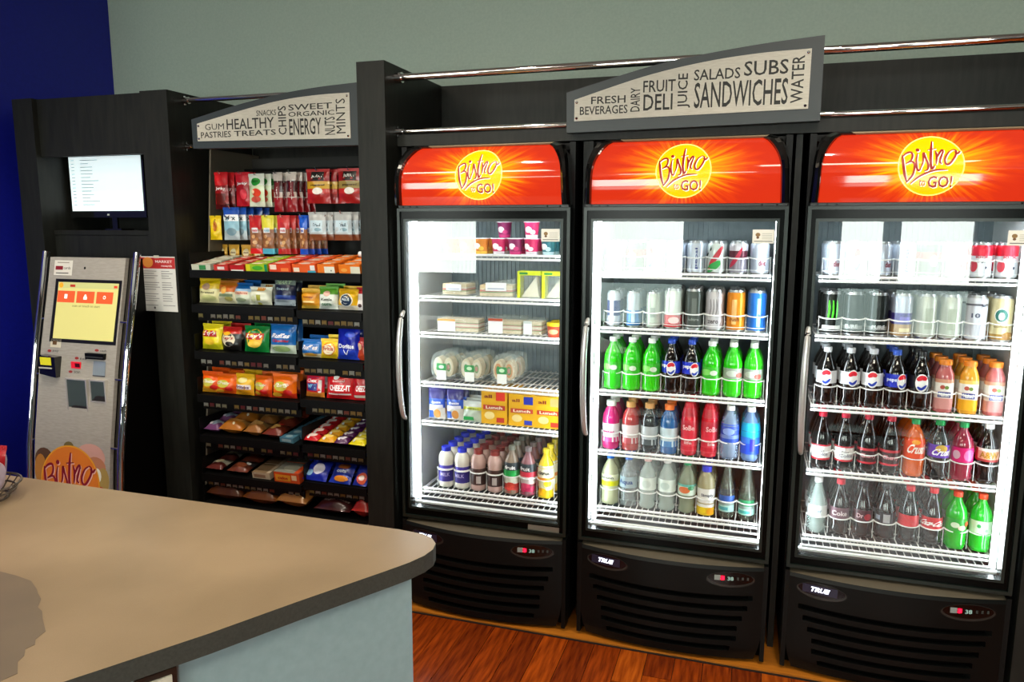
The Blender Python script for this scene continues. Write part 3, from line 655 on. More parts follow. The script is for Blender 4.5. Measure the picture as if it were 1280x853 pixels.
kind_('oj', 'blue-capped juice bottle with lemon picture label', bottle('tea', '#b4ac84', '#2a34c8', (.004, .110), [('#e0b818', .30), ('#eceae4', .70)], [('t', 'Simply', 0, .75, 1.1, .14, '#404858'), ('o', -.4, .18, .3, .13, '#f0d020'), ('o', .3, .15, .35, .14, '#e8a010'), ('r', -1.1, .42, 1.1, .46, '#b0a070')], .8, name='juice_bottle', caph=.022, capr=.019))
kind_('gb', 'clear glass water bottle with blue label', bottle('glass', '#6c7468', '#3a3c3a', (.025, .090), [('#a8d0c8', .4), ('#8a9a94', .2), ('#2a58a8', .4)], [('r', -1, .1, .3, .3, '#48a0a8')], .5, name='water_bottle', caph=.008))
kind_('gg', 'clear glass water bottle with green label', bottle('glass', '#6c7468', '#3a3c3a', (.020, .080), [('#a8d8c8', .4), ('#8a9a94', .2), ('#2a8a5a', .4)], [('r', -1, .1, .3, .3, '#48a8a0')], .5, name='water_bottle', caph=.008))
kind_('mk', 'blue-capped milk bottle with violet label', bottle('milk', '#ece8dc', '#2430d8', (.028, .100), [('#3a2c8c', .75), ('#eceaf0', .06), ('#4434a0', .19)], [('t', 'MILK', 0, .45, 1.0, .22, '#b8b0e0')], name='milk_bottle', caph=.018, capr=.0205))
kind_('cm', 'brown-capped chocolate milk bottle with brown label', bottle('milk', '#c4a098', '#8c2c24', (.028, .100), [('#3c2018', .72), ('#d8c8c0', .06), ('#44241c', .22)], [('r', -.15, .1, .3, .55, '#b8aca8')], name='milk_bottle', caph=.018, capr=.0205))
kind_('jg', 'clear-neck fruit juice bottle with green label', bottle('wavy', '#8a7868', '#7a7c70', (.012, .142), [('#c8342c', .30), ('#d8dcc8', .25), ('#18a044', .20), ('#283038', .25)], [('o', 0, .22, .5, .13, '#e04838'), ('t', 'fruit', 0, .85, 1.0, .12, '#e8e8e8')], name='juice_bottle'))
kind_('jr', 'clear-neck fruit juice bottle with red label', bottle('wavy', '#8a5860', '#7a6c70', (.012, .142), [('#c81c58', .34), ('#dccccc', .24), ('#d83048', .17), ('#283038', .25)], [('o', 0, .25, .6, .12, '#e0406c'), ('t', 'fruit', 0, .85, 1.0, .12, '#e8e8e8')], name='juice_bottle'))
kind_('jy', 'yellow fruit juice bottle with citrus label', bottle('wavy', '#e8c81c', '#e8d028', (.012, .142), [('#e8c010', .2), ('#ece4b0', .3), ('#e88c1c', .12), ('#e8e0c0', .38)], [('o', -.3, .15, .5, .12, '#f4b408'), ('o', .3, .42, .4, .1, '#f0c818'), ('t', 'citrus', -.1, .78, 1.1, .12, '#282828')], name='juice_bottle'))
# cans
kind_('k_sw', 'silver-white soda can', can('can12', [('#c8ccd4', .8), ('#e0e4e8', .2)], PEPSI(-.1, .5, .28)))
kind_('k_db', 'silver soda can with upright blue lettering', can('can12', W1[:0]+[('#c4ccd8', 1)], [('t', 'pepsi', 0, .5, .3, .8, '#1a2a78', 1)]))
kind_('k_gr', 'green and red diagonal soda can', can('can12', [('#d0d8d4', 1)], [('s', [(-.6, .1), (0, .5), (.7, .95)], .28, '#c02838'), ('s', [(-.7, .05), (-.1, .2), (.5, .35)], .3, '#1c9c3c'), ('s', [(-.9, .6), (-.3, .9)], .25, '#10301c')]))
kind_('k_pr', 'maroon and silver soda can', can('can12', [('#8a8490', .5), ('#5c2434', .3), ('#c8c4cc', .2)], [('s', [(-.6, .2), (0, .5), (.5, .9)], .22, '#c02848')]))
kind_('k_sl', 'plain silver light soda can', can('can12', [('#c8d0e0', 1)], [('t', 'diet', .3, .35, .6, .2, '#8a3848'), ('r', -.6, .1, -.4, .9, '#a8b4c8')]))
kind_('k_rw', 'red-topped white soda can', can('can12', [('#e4e6ea', .7), ('#d8243c', .3)], [('o', -.5, .35, .3, .2, '#d04050'), ('o', .4, .3, .08, .05, '#303848'), ('o', .1, .5, .08, .05, '#303848'), ('t', 'kick', .1, .68, .9, .12, '#c05060')]))
kind_('k_gn', 'green-red striped soda can', can('can12', [('#386848', .5), ('#b84838', .3), ('#4a8058', .2)], [('o', 0, .5, .3, .2, '#c8d8c8')]))
claw = [('s', [(x, .9), (x+.04, .6), (x-.03, .35)], .10, '#50f020') for x in (-.25, 0, .25)]
kind_('m_bk', 'tall black energy can with green claw', can('can16', [('#101412', 1)], [('s', [(x, .88), (x+.05, .6), (x-.04, .38)], .14, '#44e81c') for x in (-.3, 0, .3)]+[('r', -.8, .1, .8, .2, '#d8d8d8')], 'energy_drink_can'))
kind_('m_dk', 'tall black energy can with silver band', can('can16', [('#181c1c', .12), ('#8a8c8c', .1), ('#1c2222', .78)], [('t', 'PURE', 0, .2, 1.0, .1, '#c8ccd0')], 'energy_drink_can'))
kind_('m_pu', 'tall purple and gold energy can', can('can16', [('#b08a5a', .3), ('#4a3c90', .3), ('#c0c8dc', .4)], [('r', -.4, .1, .4, .2, '#e0d0a0'), ('r', -.4, .35, .4, .5, '#6a5ac0')], 'energy_drink_can'))
kind_('m_gy', 'tall pale grey energy can', can('can16', [('#b0b4a8', 1)], [('r', -.3, .2, .3, .75, '#98a08c')], 'energy_drink_can'))
kind_('m_si', 'tall white energy can with small lettering', can('can16', [('#d4d8e4', .85), ('#5c5c68', .05), ('#d8dce4', .10)], [('t', '10', 0, .6, .6, .12, '#5a6078'), ('o', .5, .85, .12, .04, '#303848')], 'energy_drink_can'))
kind_('m_st', 'tall cream coffee can with round green emblem', can('can16', [('#a8823c', .14), ('#dccfa0', .86)], [('o', 0, .62, .50, .19, '#f4f4ec'), ('o', 0, .62, .42, .16, '#2a6a60'), ('o', 0, .60, .2, .10, '#e8f0e8'), ('t', 'coffee', 0, .34, .9, .07, '#8a7a4a'), ('o', .6, .1, .5, .1, '#8a6020')], 'coffee_can'))
kind_('s_bl', 'slim silver and navy energy can', can('sleek', [('#c4c8d0', .3), ('#24306c', .5), ('#c8ccd4', .2)], [('r', -.2, .1, .2, .9, '#d0d4dc')], 'energy_drink_can'))
kind_('s_cy', 'slim silver and sky blue energy can', can('sleek', [('#3c78b4', .5), ('#b8c4cc', .5)], [('r', -.2, .1, .2, .5, '#b8d0e0')], 'energy_drink_can'))
kind_('s_gy', 'slim pale grey energy can', can('sleek', [('#bcc4b8', 1)], [('r', -.25, .3, .25, .6, '#98a49a')], 'energy_drink_can'))
kind_('m_rw', 'tall white can with red base', can('can16', [('#d04048', .35), ('#d8e0d8', .65)], [('o', 0, .2, .5, .1, '#e8c0c0')], 'energy_drink_can'))
kind_('m_ch', 'tall charcoal energy can', can('can16', [('#4c5450', 1)], [('t', 'ultra', 0, .25, .9, .08, '#8c9490'), ('r', -.2, .4, .2, .85, '#646c68')], 'energy_drink_can'))
kind_('m_wh', 'tall silver-white energy can with claw mark', can('can16', [('#ccc8cc', 1)], [('s', [(x, .85), (x+.05, .6), (x-.04, .4)], .1, '#8c888c') for x in (-.25, 0, .25)]+[('t', 'zero', 0, .2, .9, .1, '#706c70')], 'energy_drink_can'))
kind_('m_or', 'tall orange energy can', can('can16', [('#dc8414', 1)], [('r', -.15, .15, .25, .85, '#f0b870'), ('t', 'rush', .1, .3, .8, .12, '#8a4a08')], 'energy_drink_can'))
kind_('m_bu', 'tall blue energy can', can('can16', [('#2470cc', 1)], [('r', -.2, .1, .1, .9, '#8cc0e8'), ('t', 'aqua', .3, .4, .8, .12, '#1c4888')], 'energy_drink_can'))
ORD = ['first', 'second', 'third', 'fourth', 'fifth', 'sixth', 'seventh', 'eighth']
DEP = ['front', 'second deep', 'third deep', 'fourth deep', 'fifth deep']
CN = ['left cooler', 'middle cooler', 'right cooler']
def stock(ci, ri, keys, deep, y0=.131):
    z = SHZ[ci][ri]-.0015
    for c, (x, k) in enumerate(zip(cols(ci), keys)):
        pr, desc = D[k]
        for d in range(deep):
            lab = '%s, %s, column %s, shelf %s, %s' % (desc, DEP[d], ORD[c], ORD[ri], CN[ci])
            place(pr, (x+random.uniform(-.0015, .0015), y0+d*.076+random.uniform(-.001, .001), z), lab, 'drinks in the %s, shelf %s' % (CN[ci], ORD[ri]), rz=random.uniform(-.28, .28))
stock(2, 0, ['k_sl', 'k_sw', 'k_sl', 'k_db', 'k_gn', 'k_sl', 'k_rw', 'k_rw'], 3)
stock(2, 1, ['m_bk', 'm_dk', 'm_dk', 'm_pu', 'm_gy', 'm_gy', 'm_si', 'm_st'], 3)
stock(2, 2, ['dp', 'dp', 'dp', 'pep', 'pmax', 'nk', 'ny', 'nk'], 3)
stock(2, 3, ['dc', 'dc', 'cz', 'cz', 'orc', 'grc', 'pkc', 'rb'], 3)
stock(2, 4, ['cw', 'vz', 'dpk', 'bk', 'ck', 'ckt', 'gn', 'gnw'], 3)
stock(1, 0, ['k_sl', 'k_gn', 'k_sw', 'k_sl', 'k_db', 'k_gr', 'k_pr', 'k_sl'], 4)
stock(1, 1, ['s_bl', 's_cy', 's_gy', 'm_rw', 'm_ch', 'm_wh', 'm_or', 'm_bu'], 3)
stock(1, 2, ['md', 'md', 'md', 'pepb', 'pepb', 'md', 'mds', 'mds'], 3)
stock(1, 3, ['vw', 'tr', 'tb', 'tbl', 'so', 'so', 'aq', 'aqc'], 3)
stock(1, 4, ['lm', 'wa', 'cp', 'cww', 'te', 'oj', 'gb', 'gg'], 3)
stock(0, 5, ['mk', 'mk', 'cm', 'cm', 'jg', 'jr', 'jy'], 5)

# ------------------------------------------------------------------ generic packs
def wob(x, z, s): return .0024*math.sin(61*x+s*3.1+23*z)+.0020*math.sin(97*z-41*x+s*1.7)+.0014*math.sin(160*x+90*z+s)
def bag(name, w_, h_, t, bands, dec=(), cat='bag', gloss=.3, hole=False, crimp=.012):
    s = random.random()*9; mb = MB(); hw_ = w_/2
    def y_(u, v):
        a = max(0, 1-abs(u)**2.2); zz = v*h_
        e = min(1, max(0, min(zz-crimp*.3, h_-crimp-zz))/(h_*.28)); b = a**.6*math.sin(e*math.pi/2)**.8
        return t/2*b
    def cinch(u, v): e = min(v, 1-v); return 1-.05*math.sin(min(1, e/.3)*math.pi/2)
    def F(u, v, off=0):
        x = u*hw_*cinch(u, v); yy = y_(u, v); return (x, -yy-off-(wob(x, v*h_, s) if yy > .002 else 0), v*h_)
    def B(u, v): x = u*hw_*cinch(u, v); return (x, y_(u, v)+.0006, v*h_)
    edges = []; a = 0
    for c, f in bands: a += f; edges.append((a, c))
    def fm(u, v):
        for e, c in edges:
            if v <= e+1e-6: return mat(c, gloss, 0, .3)
        return mat(bands[-1][0], gloss, 0, .3)
    NXg, NZg = 12, 14
    mb.grid(NXg, NZg, lambda a, b: F(a*2-1, b), fm); mb.grid(8, 8, lambda a, b: B(a*2-1, b), mat(bands[0][0], gloss), flip=True)
    decals(mb, lambda u, v, off=0: F(max(-1, min(1, u)), max(0, min(1, v)), off+.0008), dec)
    o = mb.build(name, None, math.radians(60)); o['category'] = cat
    c = MB(); c.box(-hw_, hw_, -.0008, .0008, h_-crimp, h_, mat(bands[-1][0], .3, .2))
    for i in range(10): c.box(-hw_+(i+.3)*w_/10, -hw_+(i+.6)*w_/10, -.0016, -.0009, h_-crimp, h_-.001, mat(bands[-1][0], .3, .2))
    c.build('crimped_seal', o)
    return o
def carton(name, w_, d_, h_, col, dec=(), top=None, topdec=(), cat='box', rough=.4):
    mb = MB().box(-w_/2, w_/2, 0, d_, 0, h_, mat(col, rough)); decals(mb, lambda u, v, off=0: (u*w_/2, -off, v*h_), dec)
    if top: decals(mb, lambda u, v, off=0: (u*w_/2, v*d_, h_+off), [('r', -1, 0, 1, 1, top)]+list(topdec))
    o = mb.build(name); o['category'] = cat
    fl = MB().box(w_/2*.62, w_/2*.98, .001, d_*.98, h_+.0001+(.001 if top else 0), h_+.0014+(.001 if top else 0), mat(col, rough)); fl.box(-w_/2*.3, w_/2*.3, -.0011, -.0001, h_*.90, h_, mat(col, rough)); fl.build('lid_flap', o)
    return o

# ------------------------------------------------------------------ snack rack
DARK = mat('#040404', .5, spec=.2, name='black powder coat')
SLOPE = .15
rack = empty('snack_rack', (0, 0, 0)); tag(rack, 'black metal snack rack between the kiosk cabinet and the tall upright', 'rack')
pb = mat('#5c564a', .5, name='rack side')
sp = MB(); sp.add([(-2.445, .20, 2.0), (-2.445, .56, 2.0), (-2.445, .56, .05), (-2.445, .0, .05), (-2.437, .20, 2.0), (-2.437, .56, 2.0), (-2.437, .56, .05), (-2.437, .0, .05)], [(0, 1, 2, 3), (7, 6, 5, 4), (0, 3, 7, 4), (0, 4, 5, 1), (3, 2, 6, 7)], pb); sp.build('side_panel', rack)
MB().box(-2.436, -1.556, .50, .52, .05, 1.98, mat('#1c1b18', .6)).build('back_sheet', rack)
for zz in (1.92, 1.70): MB().tube([(-2.436, .44, zz), (-1.556, .44, zz)], .006, DARK, 6).build('crossbar', rack)
SHL = [(-2.42, -1.556, 1.448), ]
rows = []   # (x0,x1,z)
rows.append((-2.425, -1.556, 1.446))
for z in (1.289, 1.074, .870, .676, .488): rows.append((-2.425, -1.885, z))
for z in (1.282, 1.066, .888, .680, .508): rows.append((-1.872, -1.556, z))
rows.append((-2.425, -1.556, .348))
tagc = ['#8c8468', '#8a6c2c', '#7c3824', '#9a988c', '#7c6434', '#8c8478', '#6a1c22', '#84743c']  # darkened tones: the shade under the shelves is put into the tag colours
for i, (a, b, z) in enumerate(rows):
    s = MB().add([(a, 0, z-.008), (b, 0, z-.008), (b, .42, z-.008+.42*SLOPE), (a, .42, z-.008+.42*SLOPE), (a, 0, z-.001), (b, 0, z-.001), (b, .42, z-.001+.42*SLOPE), (a, .42, z-.001+.42*SLOPE)], [(3, 2, 1, 0), (4, 5, 6, 7), (0, 1, 5, 4), (1, 2, 6, 5), (2, 3, 7, 6), (3, 0, 4, 7)], DARK); s.box(a, b, -.004, 0, z-.034, z+.002, DARK); s.box(a, a+.003, 0, .42, z-.001, z+.02+.06, DARK)
    so = s.build('shelf', rack)
    if i == 0: continue
    MB().box(a+.005, b-.005, .030, .034, z-.074, z-.036, DARK).build('tag_rail', so)
    nt_ = int((b-a)/.034); tm = {}
    for k in range(nt_):
        if random.random() < .12: continue
        c = random.choice(tagc)
        x = a+.02+k*(b-a-.03)/nt_
        q = MB().box(-.012, .012, -.0015, 0, .004, .021+random.random()*.004, mat(c, .5)); q.box(-.009, .009, -.002, -.0016, .004, .008, mat('#403020', .6))
        o = q.build('price_tag', so); o.location = (x, .030, z-.066)
def hook(x, z): MB().tube([(x, .45, z), (x, .16, z), (x, .155, z+.012)], .0022, CHROME, 5).build('peg_hook', rack)
ARK = random.Random(3)
def hang(key, obj, x, zb, h_, n, y0, dx, lab, dy=.028):
    hook(x, zb+h_-.006)
    for i in range(n):
        place(obj, (x+dx*i, y0+i*dy, zb), lab if i == 0 else '%s, hanging %s behind' % (lab, ORD[i]), 'packs hanging on the snack rack pegs', rz=ARK.uniform(-.12, .12))
R_ = lambda *a: ('r',)+a
def O_(*a): return ('o',)+a
def T_(*a): return ('t',)+a
hang(0, bag('jerky_bag', .080, .170, .018, [('#4a0c10', .15), ('#8a1418', .5), ('#c41c24', .35)], [T_('Jerky', 0, .55, 1.5, .10, '#f0e8e8'), R_(-.8, .12, .7, .42, '#5a1410')]), -2.373, 1.722, .17, 3, .18, .012, 'red jerky bag at the far left of upper pegs')
hang(0, bag('jerky_bag', .078, .155, .018, [('#a81420', .7), ('#c41c2c', .3)], [T_('Jerky', 0, .66, 1.5, .10, '#f0e8e8'), O_(.2, .35, .5, .15, '#d43848')]), -2.262, 1.735, .155, 2, .19, .01, 'second red jerky bag beside the green pack')
hang(0, bag('snack_bag', .092, .148, .018, [('#d8e0cc', .12), ('#c8d8b0', .55), ('#e0e8dc', .33)], [O_(0, .75, .6, .12, '#2a9a38'), T_('farm', 0, .78, .9, .10, '#0c5a18'), O_(.1, .42, .6, .13, '#d84020'), O_(0, .22, .7, .1, '#c05040'), O_(-.3, .45, .2, .06, '#f0d8b0')]), -2.176, 1.733, .148, 4, .175, .018, 'green and white bag with tomato picture on upper pegs')
for x, n in ((-2.066, 3), (-1.994, 4)):
    hang(0, bag('meat_stick_pack', .05, .176, .014, [('#8c1018', .35), ('#b8a8a0', .18), ('#3c0c10', .27), ('#c8c0b8', .20)], [R_(-.5, .38, .5, .75, '#701018'), T_('stick', 0, .6, .16, .6, '#e0d8d0', 1)], 'pack'), x, 1.709, .176, n, .18, .014, 'dark red meat stick pack, %s of the two peg rows' % ('left' if x < -2.03 else 'right'))
for x, n, w0 in ((-1.856, 3, 'left'), (-1.696, 3, 'right')):
    hang(0, bag('jerky_bag', .118, .150, .022, [('#a01818', .30), ('#c0281c', .12), ('#d8a81c' if w0 == 'left' else '#a89048', .22), ('#a01818', .36)], [R_(-.55, .66, .55, .92, '#14100e'), T_('JERKY', 0, .79, 1.0, .12, '#e8e4dc'), T_('peppered', 0, .53, 1.2, .07, '#503008'), O_(0, .36, .45, .10, '#e8e4dc')]), x, 1.745, .15, n, .18, .02, 'wide red jerky bag with yellow band, %s one on upper pegs' % w0)
hang(0, bag('snack_bag', .062, .112, .014, [('#e0c010', 1)], [O_(0, .55, .35, .2, '#c87818'), T_('corn', 0, .6, .2, .5, '#803808', 1)]), -2.401, 1.580, .112, 1, .16, 0, 'small bright yellow bag at left of lower pegs')
hang(0, bag('snack_bag', .086, .150, .018, [('#a8b8c0', .30), ('#88b8cc', .42), ('#1c4ca8', .28)], [R_(-.95, .58, .95, .78, '#e8ecf0'), T_('Mix', 0, .68, 1.3, .14, '#182838'), O_(.1, .25, .6, .12, '#7090a0')]), -2.320, 1.580, .150, 5, .17, .022, 'blue and white mix bag on the lower pegs')
nuts = lambda c: [O_(-.3, .45, .3, .05, '#c09060'), O_(.3, .38, .3, .05, '#a87040'), O_(0, .30, .35, .05, '#d0a878'), R_(-.5, .55, .5, .68, '#e0e0e8'), O_(-.2, .22, .3, .04, '#b88050'), T_('nuts', 0, .61, .8, .06, c)]
for x, c, c2, n, lb in ((-2.197, '#cc1418', '#b82020', 2, 'red nut pack, leftmost of the four long lower packs'), (-2.130, '#4ca8c8', '#d8d040', 3, 'pale blue nut pack between two red ones'), (-2.046, '#b01820', '#c03030', 4, 'red nut pack right of the pale blue pack'), (-1.942, '#1048b8', '#1858c8', 4, 'deep blue nut pack beside the silver bags')):
    hang(0, bag('nut_pack', .064 if c[1] != '1' else .045, .176, .014, [(c, .16), ('#8a5838', .50), (c2, .34)], nuts(c), 'pack'), x, 1.517, .176, n, .18, .016, lb)
for x, w0 in ((-1.868, 'left'), (-1.738, 'right')):
    hang(0, bag('trail_mix_bag', .092, .125, .024, [('#7a4428', .22), ('#b8c8d0', .50), ('#b0b4b4', .28)], [R_(-.75, .28, .7, .70, '#c4dce8'), T_('Trail', 0, .55, 1.0, .12, '#405868'), O_(.2, .38, .4, .06, '#8ab0c0')]), x, 1.582, .125, 4, .18, .018, 'clear and silver trail mix bag, %s of two' % w0)
# gold pouches on shelf one
pz = rows[0][2]
gp = bag('cheese_pouch', .058, .074, .02, [('#b8841c', .4), ('#d8a83c', .6)], [O_(0, .5, .55, .25, '#e8dcb0'), T_('cheese', 0, .5, .9, .12, '#6a3808')], 'pouch')
for i, x in enumerate((-2.468+.03, -2.372, -2.300, -2.235)): place(gp, (x, .245, pz+.245*SLOPE), 'small gold pouch, %s from left behind the candy boxes' % ORD[i], 'small gold pouches on the top shelf', rz=.05*i)
# candy boxes lying on shelf one
def bars(name, x, w_, col, lab, dec, n=6, z=pz, h_=.026, topc=None, y0=.004, cat='candy bar', d_=.036):
    oa = carton(name, w_-.004, d_, h_, col, dec, topc or col, [O_(-.1, .5, .5, .3, '#e8e0d0'), R_(-.95, .1, -.7, .9, '#5c2c1c')], cat)
    ob = carton(name, w_-.008, d_, h_*.93, col, dec, topc or col, [R_(-.6, .25, .3, .75, '#d8c8a8'), R_(-.5, .4, .1, .55, '#7c2c20')], cat)
    for i in range(n):
      o = (oa, ob)[i % 2]
      place(o, (x, y0+i*(d_+.003), z+SLOPE*(y0+i*(d_+.003))), '%s, %s one back' % (lab, ORD[i]), 'boxes and bars lying on the rack', rz=ARK.uniform(-.03, .03), rx=.149)
bars('candy_bar', -2.365, .105, '#c8ccb8', 'white and green gum pack at left', [R_(-.2, .1, .5, .9, '#3c8c50')])
bars('candy_bar', -2.258, .080, '#c83830', 'red and white candy bar on top shelf', [R_(-.5, .2, .5, .7, '#e8dcd8')])
bars('candy_bar', -2.172, .078, '#b81c20', 'plain red candy bar on top shelf', [R_(-.9, .0, .9, .25, '#e8e4e0')])
bars('candy_box', -2.070, .112, '#9cc020', 'yellow-green candy box on top shelf', [R_(-1, 0, -.6, 1, '#d8d020'), O_(.1, .5, .5, .3, '#40a830'), R_(.75, 0, 1, 1, '#108858')], 6, h_=.032, cat='box')
bars('candy_box', -1.951, .112, '#d84018', 'orange-red candy box on top shelf', [R_(-.9, .3, -.3, .9, '#f0d8c8'), R_(.1, .1, .8, .5, '#f08040')], 6, h_=.036, cat='box')
bars('candy_box', -1.830, .118, '#e05c20', 'orange candy box with blue corner', [R_(.3, 0, 1, .25, '#38a8c8'), R_(-.9, .1, -.4, .6, '#f0e0d0'), R_(.55, .3, .95, .9, '#e8e8e8')], 6, h_=.036, cat='box')
bars('candy_box', -1.722, .088, '#e8771c', 'orange candy box with white price card', [R_(-.2, 0, 1, .75, '#e8e8dc'), O_(.6, .3, .06, .1, '#303030')], 6, h_=.038, cat='box')
bars('candy_box', -1.610, .105, '#e87810', 'orange and white candy box at right end', [R_(.1, 0, 1, .8, '#dcdcc8'), O_(-.5, .4, .3, .2, '#f0a850')], 6, h_=.038, cat='box')
place(MB().tube([(-.04, 0, .012), (.04, 0, .012)], .012, mat('#e0e4e8', .4), 10).build('paper_roll'), (-1.61, .16, pz+.041+.16*SLOPE), 'white rolled packet on the right end candy boxes', None)['category'] = 'roll'

def shelfbags(items, z, rowname, y0=.034, deep=2, dy=.055, dz=0):
    for it in items:
        name, x, w_, h_, bands, dec, lab = it[:7]; t = it[7] if len(it) > 7 else .05
        o = bag(name, w_, h_, t, bands, dec)
        for d in range(deep):
            place(o, (x+ARK.uniform(-.004, .004)*(d > 0), y0+d*dy, z+SLOPE*(y0+d*dy+.012)), lab if d == 0 else '%s, %s in its row' % (lab, DEP[d]), 'bags on the rack, %s' % rowname, rz=ARK.uniform(-.10, .10), rx=-.10)
Z2, Z3, Z4, Z5, Z6 = 1.290, 1.075, .871, .677, .489
shelfbags([
 ('pretzel_bag', -2.352, .118, .112, [('#d8d4a0', .55), ('#e0c020', .25), ('#e8c408', .20)], [O_(-.1, .66, .4, .14, '#a88a70'), T_('Pretzel', 0, .42, 1.3, .09, '#6a6a50'), O_(.1, .2, .7, .12, '#c8cc8c')], 'yellow and cream bag at the far left of second shelf'),
 ('chip_bag', -2.252, .108, .104, [('#d0ccac', .50), ('#c06018', .25), ('#b87020', .25)], [O_(-.2, .58, .35, .16, '#e0a850'), R_(-.7, .3, .7, .42, '#6c8060'), O_(.3, .2, .4, .1, '#b0a860')], 'orange-topped bag beside the yellow bag'),
 ('cracker_bag', -2.170, .100, .096, [('#c4ccb8', .58), ('#90b8d8', .14), ('#1460a8', .28)], [R_(-.7, .44, .7, .60, '#e0b8a0'), T_('Crackers', 0, .52, 1.3, .09, '#a83820'), O_(0, .2, .6, .1, '#98a888')], 'blue-topped cracker bag on second shelf'),
 ('chip_bag', -2.078, .110, .080, [('#d4d8c4', .75), ('#d8dccc', .25)], [R_(-.2, .0, .15, .55, '#a8a840'), R_(-.3, .78, .4, .96, '#e09830'), O_(-.5, .3, .2, .2, '#c0c8a0')], 'low cream bag with orange top mark'),
 ('granola_bag', -1.955, .112, .128, [('#8c9aa4', .18), ('#1c3488', .20), ('#141c3c', .32), ('#7a8c84', .30)], [R_(-.85, .28, .7, .36, '#2c4890'), T_('SMART', 0, .80, 1.4, .12, '#c8e0b8'), T_('food', 0, .58, 1.2, .09, '#98b0b8'), R_(-.8, .02, .8, .12, '#c0ccd4')], 'navy bag with pale green letters on second shelf'),
], Z2, 'second shelf left')
shelfbags([
 ('pretzel_bag', -1.824, .092, .088, [('#e0b040', .15), ('#d08c18', .60), ('#e8b848', .25)], [T_('honey', 0, .55, 1.0, .12, '#8a3c18'), R_(-.6, .28, .6, .36, '#f0d088')], 'small gold bag, leftmost on the right second shelf'),
 ('popcorn_bag', -1.735, .092, .098, [('#dce4dc', .62), ('#5aa030', .38)], [O_(0, .68, .35, .12, '#e0b0a0'), T_('Kettle', 0, .42, 1.2, .13, '#404c40'), T_('corn', 0, .2, 1.0, .11, '#2a7a4a')], 'white and green popcorn bag on second shelf'),
 ('chip_bag', -1.640, .102, .090, [('#e0d8c4', .18), ('#e8b418', .82)], [O_(.05, .46, .68, .32, '#e8e8e0'), O_(.05, .46, .60, .27, '#1c3450'), T_('gold', .05, .48, .8, .2, '#d8e4e8')], 'yellow bag with navy oval on second shelf'),
 ('popcorn_bag', -1.580, .044, .098, [('#e4e0e0', .7), ('#c01c28', .3)], [O_(0, .2, .4, .08, '#401818')], 'red-topped white bag at right end of second shelf', .02),
], 1.283, 'second shelf right')
shelfbags([
 ('chip_bag', -2.352, .116, .118, [('#c8c418', .2), ('#e8d820', .8)], [R_(-.75, .50, .65, .74, '#b01c20'), T_("Lay's", -.02, .62, 1.2, .22, '#ffffff', 0, .2), O_(0, .3, .5, .12, '#e8c030')], 'bright yellow potato chip bag on third shelf'),
 ('chip_bag', -2.250, .116, .108, [('#141210', .70), ('#c02018', .30)], [O_(0, .46, .62, .30, '#e8dcc0'), T_("Lay's", 0, .52, .9, .16, '#b01c20', 0, .2), O_(.1, .28, .4, .1, '#282420'), O_(-.1, .72, .35, .08, '#e0a820')], 'black and red chip bag with cream oval'),
 ('chip_bag', -2.112, .132, .118, [('#0c7a34', 1)], [O_(0, .52, .66, .36, '#e8b828'), R_(-.72, .48, .72, .72, '#b81c20'), T_("Lay's", 0, .60, 1.2, .20, '#ffffff', 0, .2), O_(0, .30, .5, .12, '#f0c848')], 'green potato chip bag with yellow oval'),
 ('chip_bag', -1.974, .132, .138, [('#c4d4c4', .30), ('#1464b0', .70)], [T_('Ruffles', 0, .58, 1.4, .15, '#f0f0f8', 0, .15), T_('Cheddar', 0, .42, 1.3, .09, '#b81c28'), O_(0, .15, .7, .1, '#98b878')], 'big blue ridged chip bag on third shelf'),
], Z3, 'third shelf left', dy=.062)
shelfbags([
 ('chip_bag', -1.826, .104, .080, [('#d8c8a0', .18), ('#1468b8', .82)], [R_(-.8, .35, .8, .75, '#5c88c8'), T_('Ruffles', 0, .55, 1.4, .26, '#f4f0f4', 0, .1), O_(0, .15, .6, .1, '#e0a030')], 'small blue ridged chip bag, in front on third shelf'),
 ('corn_chip_bag', -1.734, .094, .086, [('#e8c020', .65), ('#f0c818', .35)], [O_(0, .48, .72, .34, '#d87818'), O_(0, .46, .62, .26, '#e8e0c0'), T_('Fritos', 0, .50, 1.1, .2, '#a82018')], 'yellow corn chip bag with orange oval'),
 ('tortilla_chip_bag', -1.646, .112, .145, [('#1c3cb8', .3), ('#1020a0', .7)], [T_('Doritos', 0, .40, 1.4, .13, '#e8ecf8'), ('s', [(-.25, .30), (0, .16), (.25, .30)], .05, '#e8ecf8'), O_(.3, .75, .5, .08, '#3050d0')], 'tall blue tortilla chip bag on third shelf'),
 ('snack_bag', -1.585, .050, .098, [('#a83818', .6), ('#a81c24', .4)], [O_(-.2, .6, .5, .16, '#e0b890')], 'red-brown bag at right end of third shelf', .02),
], 1.067, 'third shelf right', dy=.062, dz=.012)
ch = lambda t_: [O_(-.2, .5, .6, .20, '#c8c048'), T_(t_, -.1, .55, 1.3, .16, '#f0ecd8', 0, .3), O_(.4, .25, .35, .12, '#c01818'), O_(-.5, .15, .4, .1, '#e8b030')]
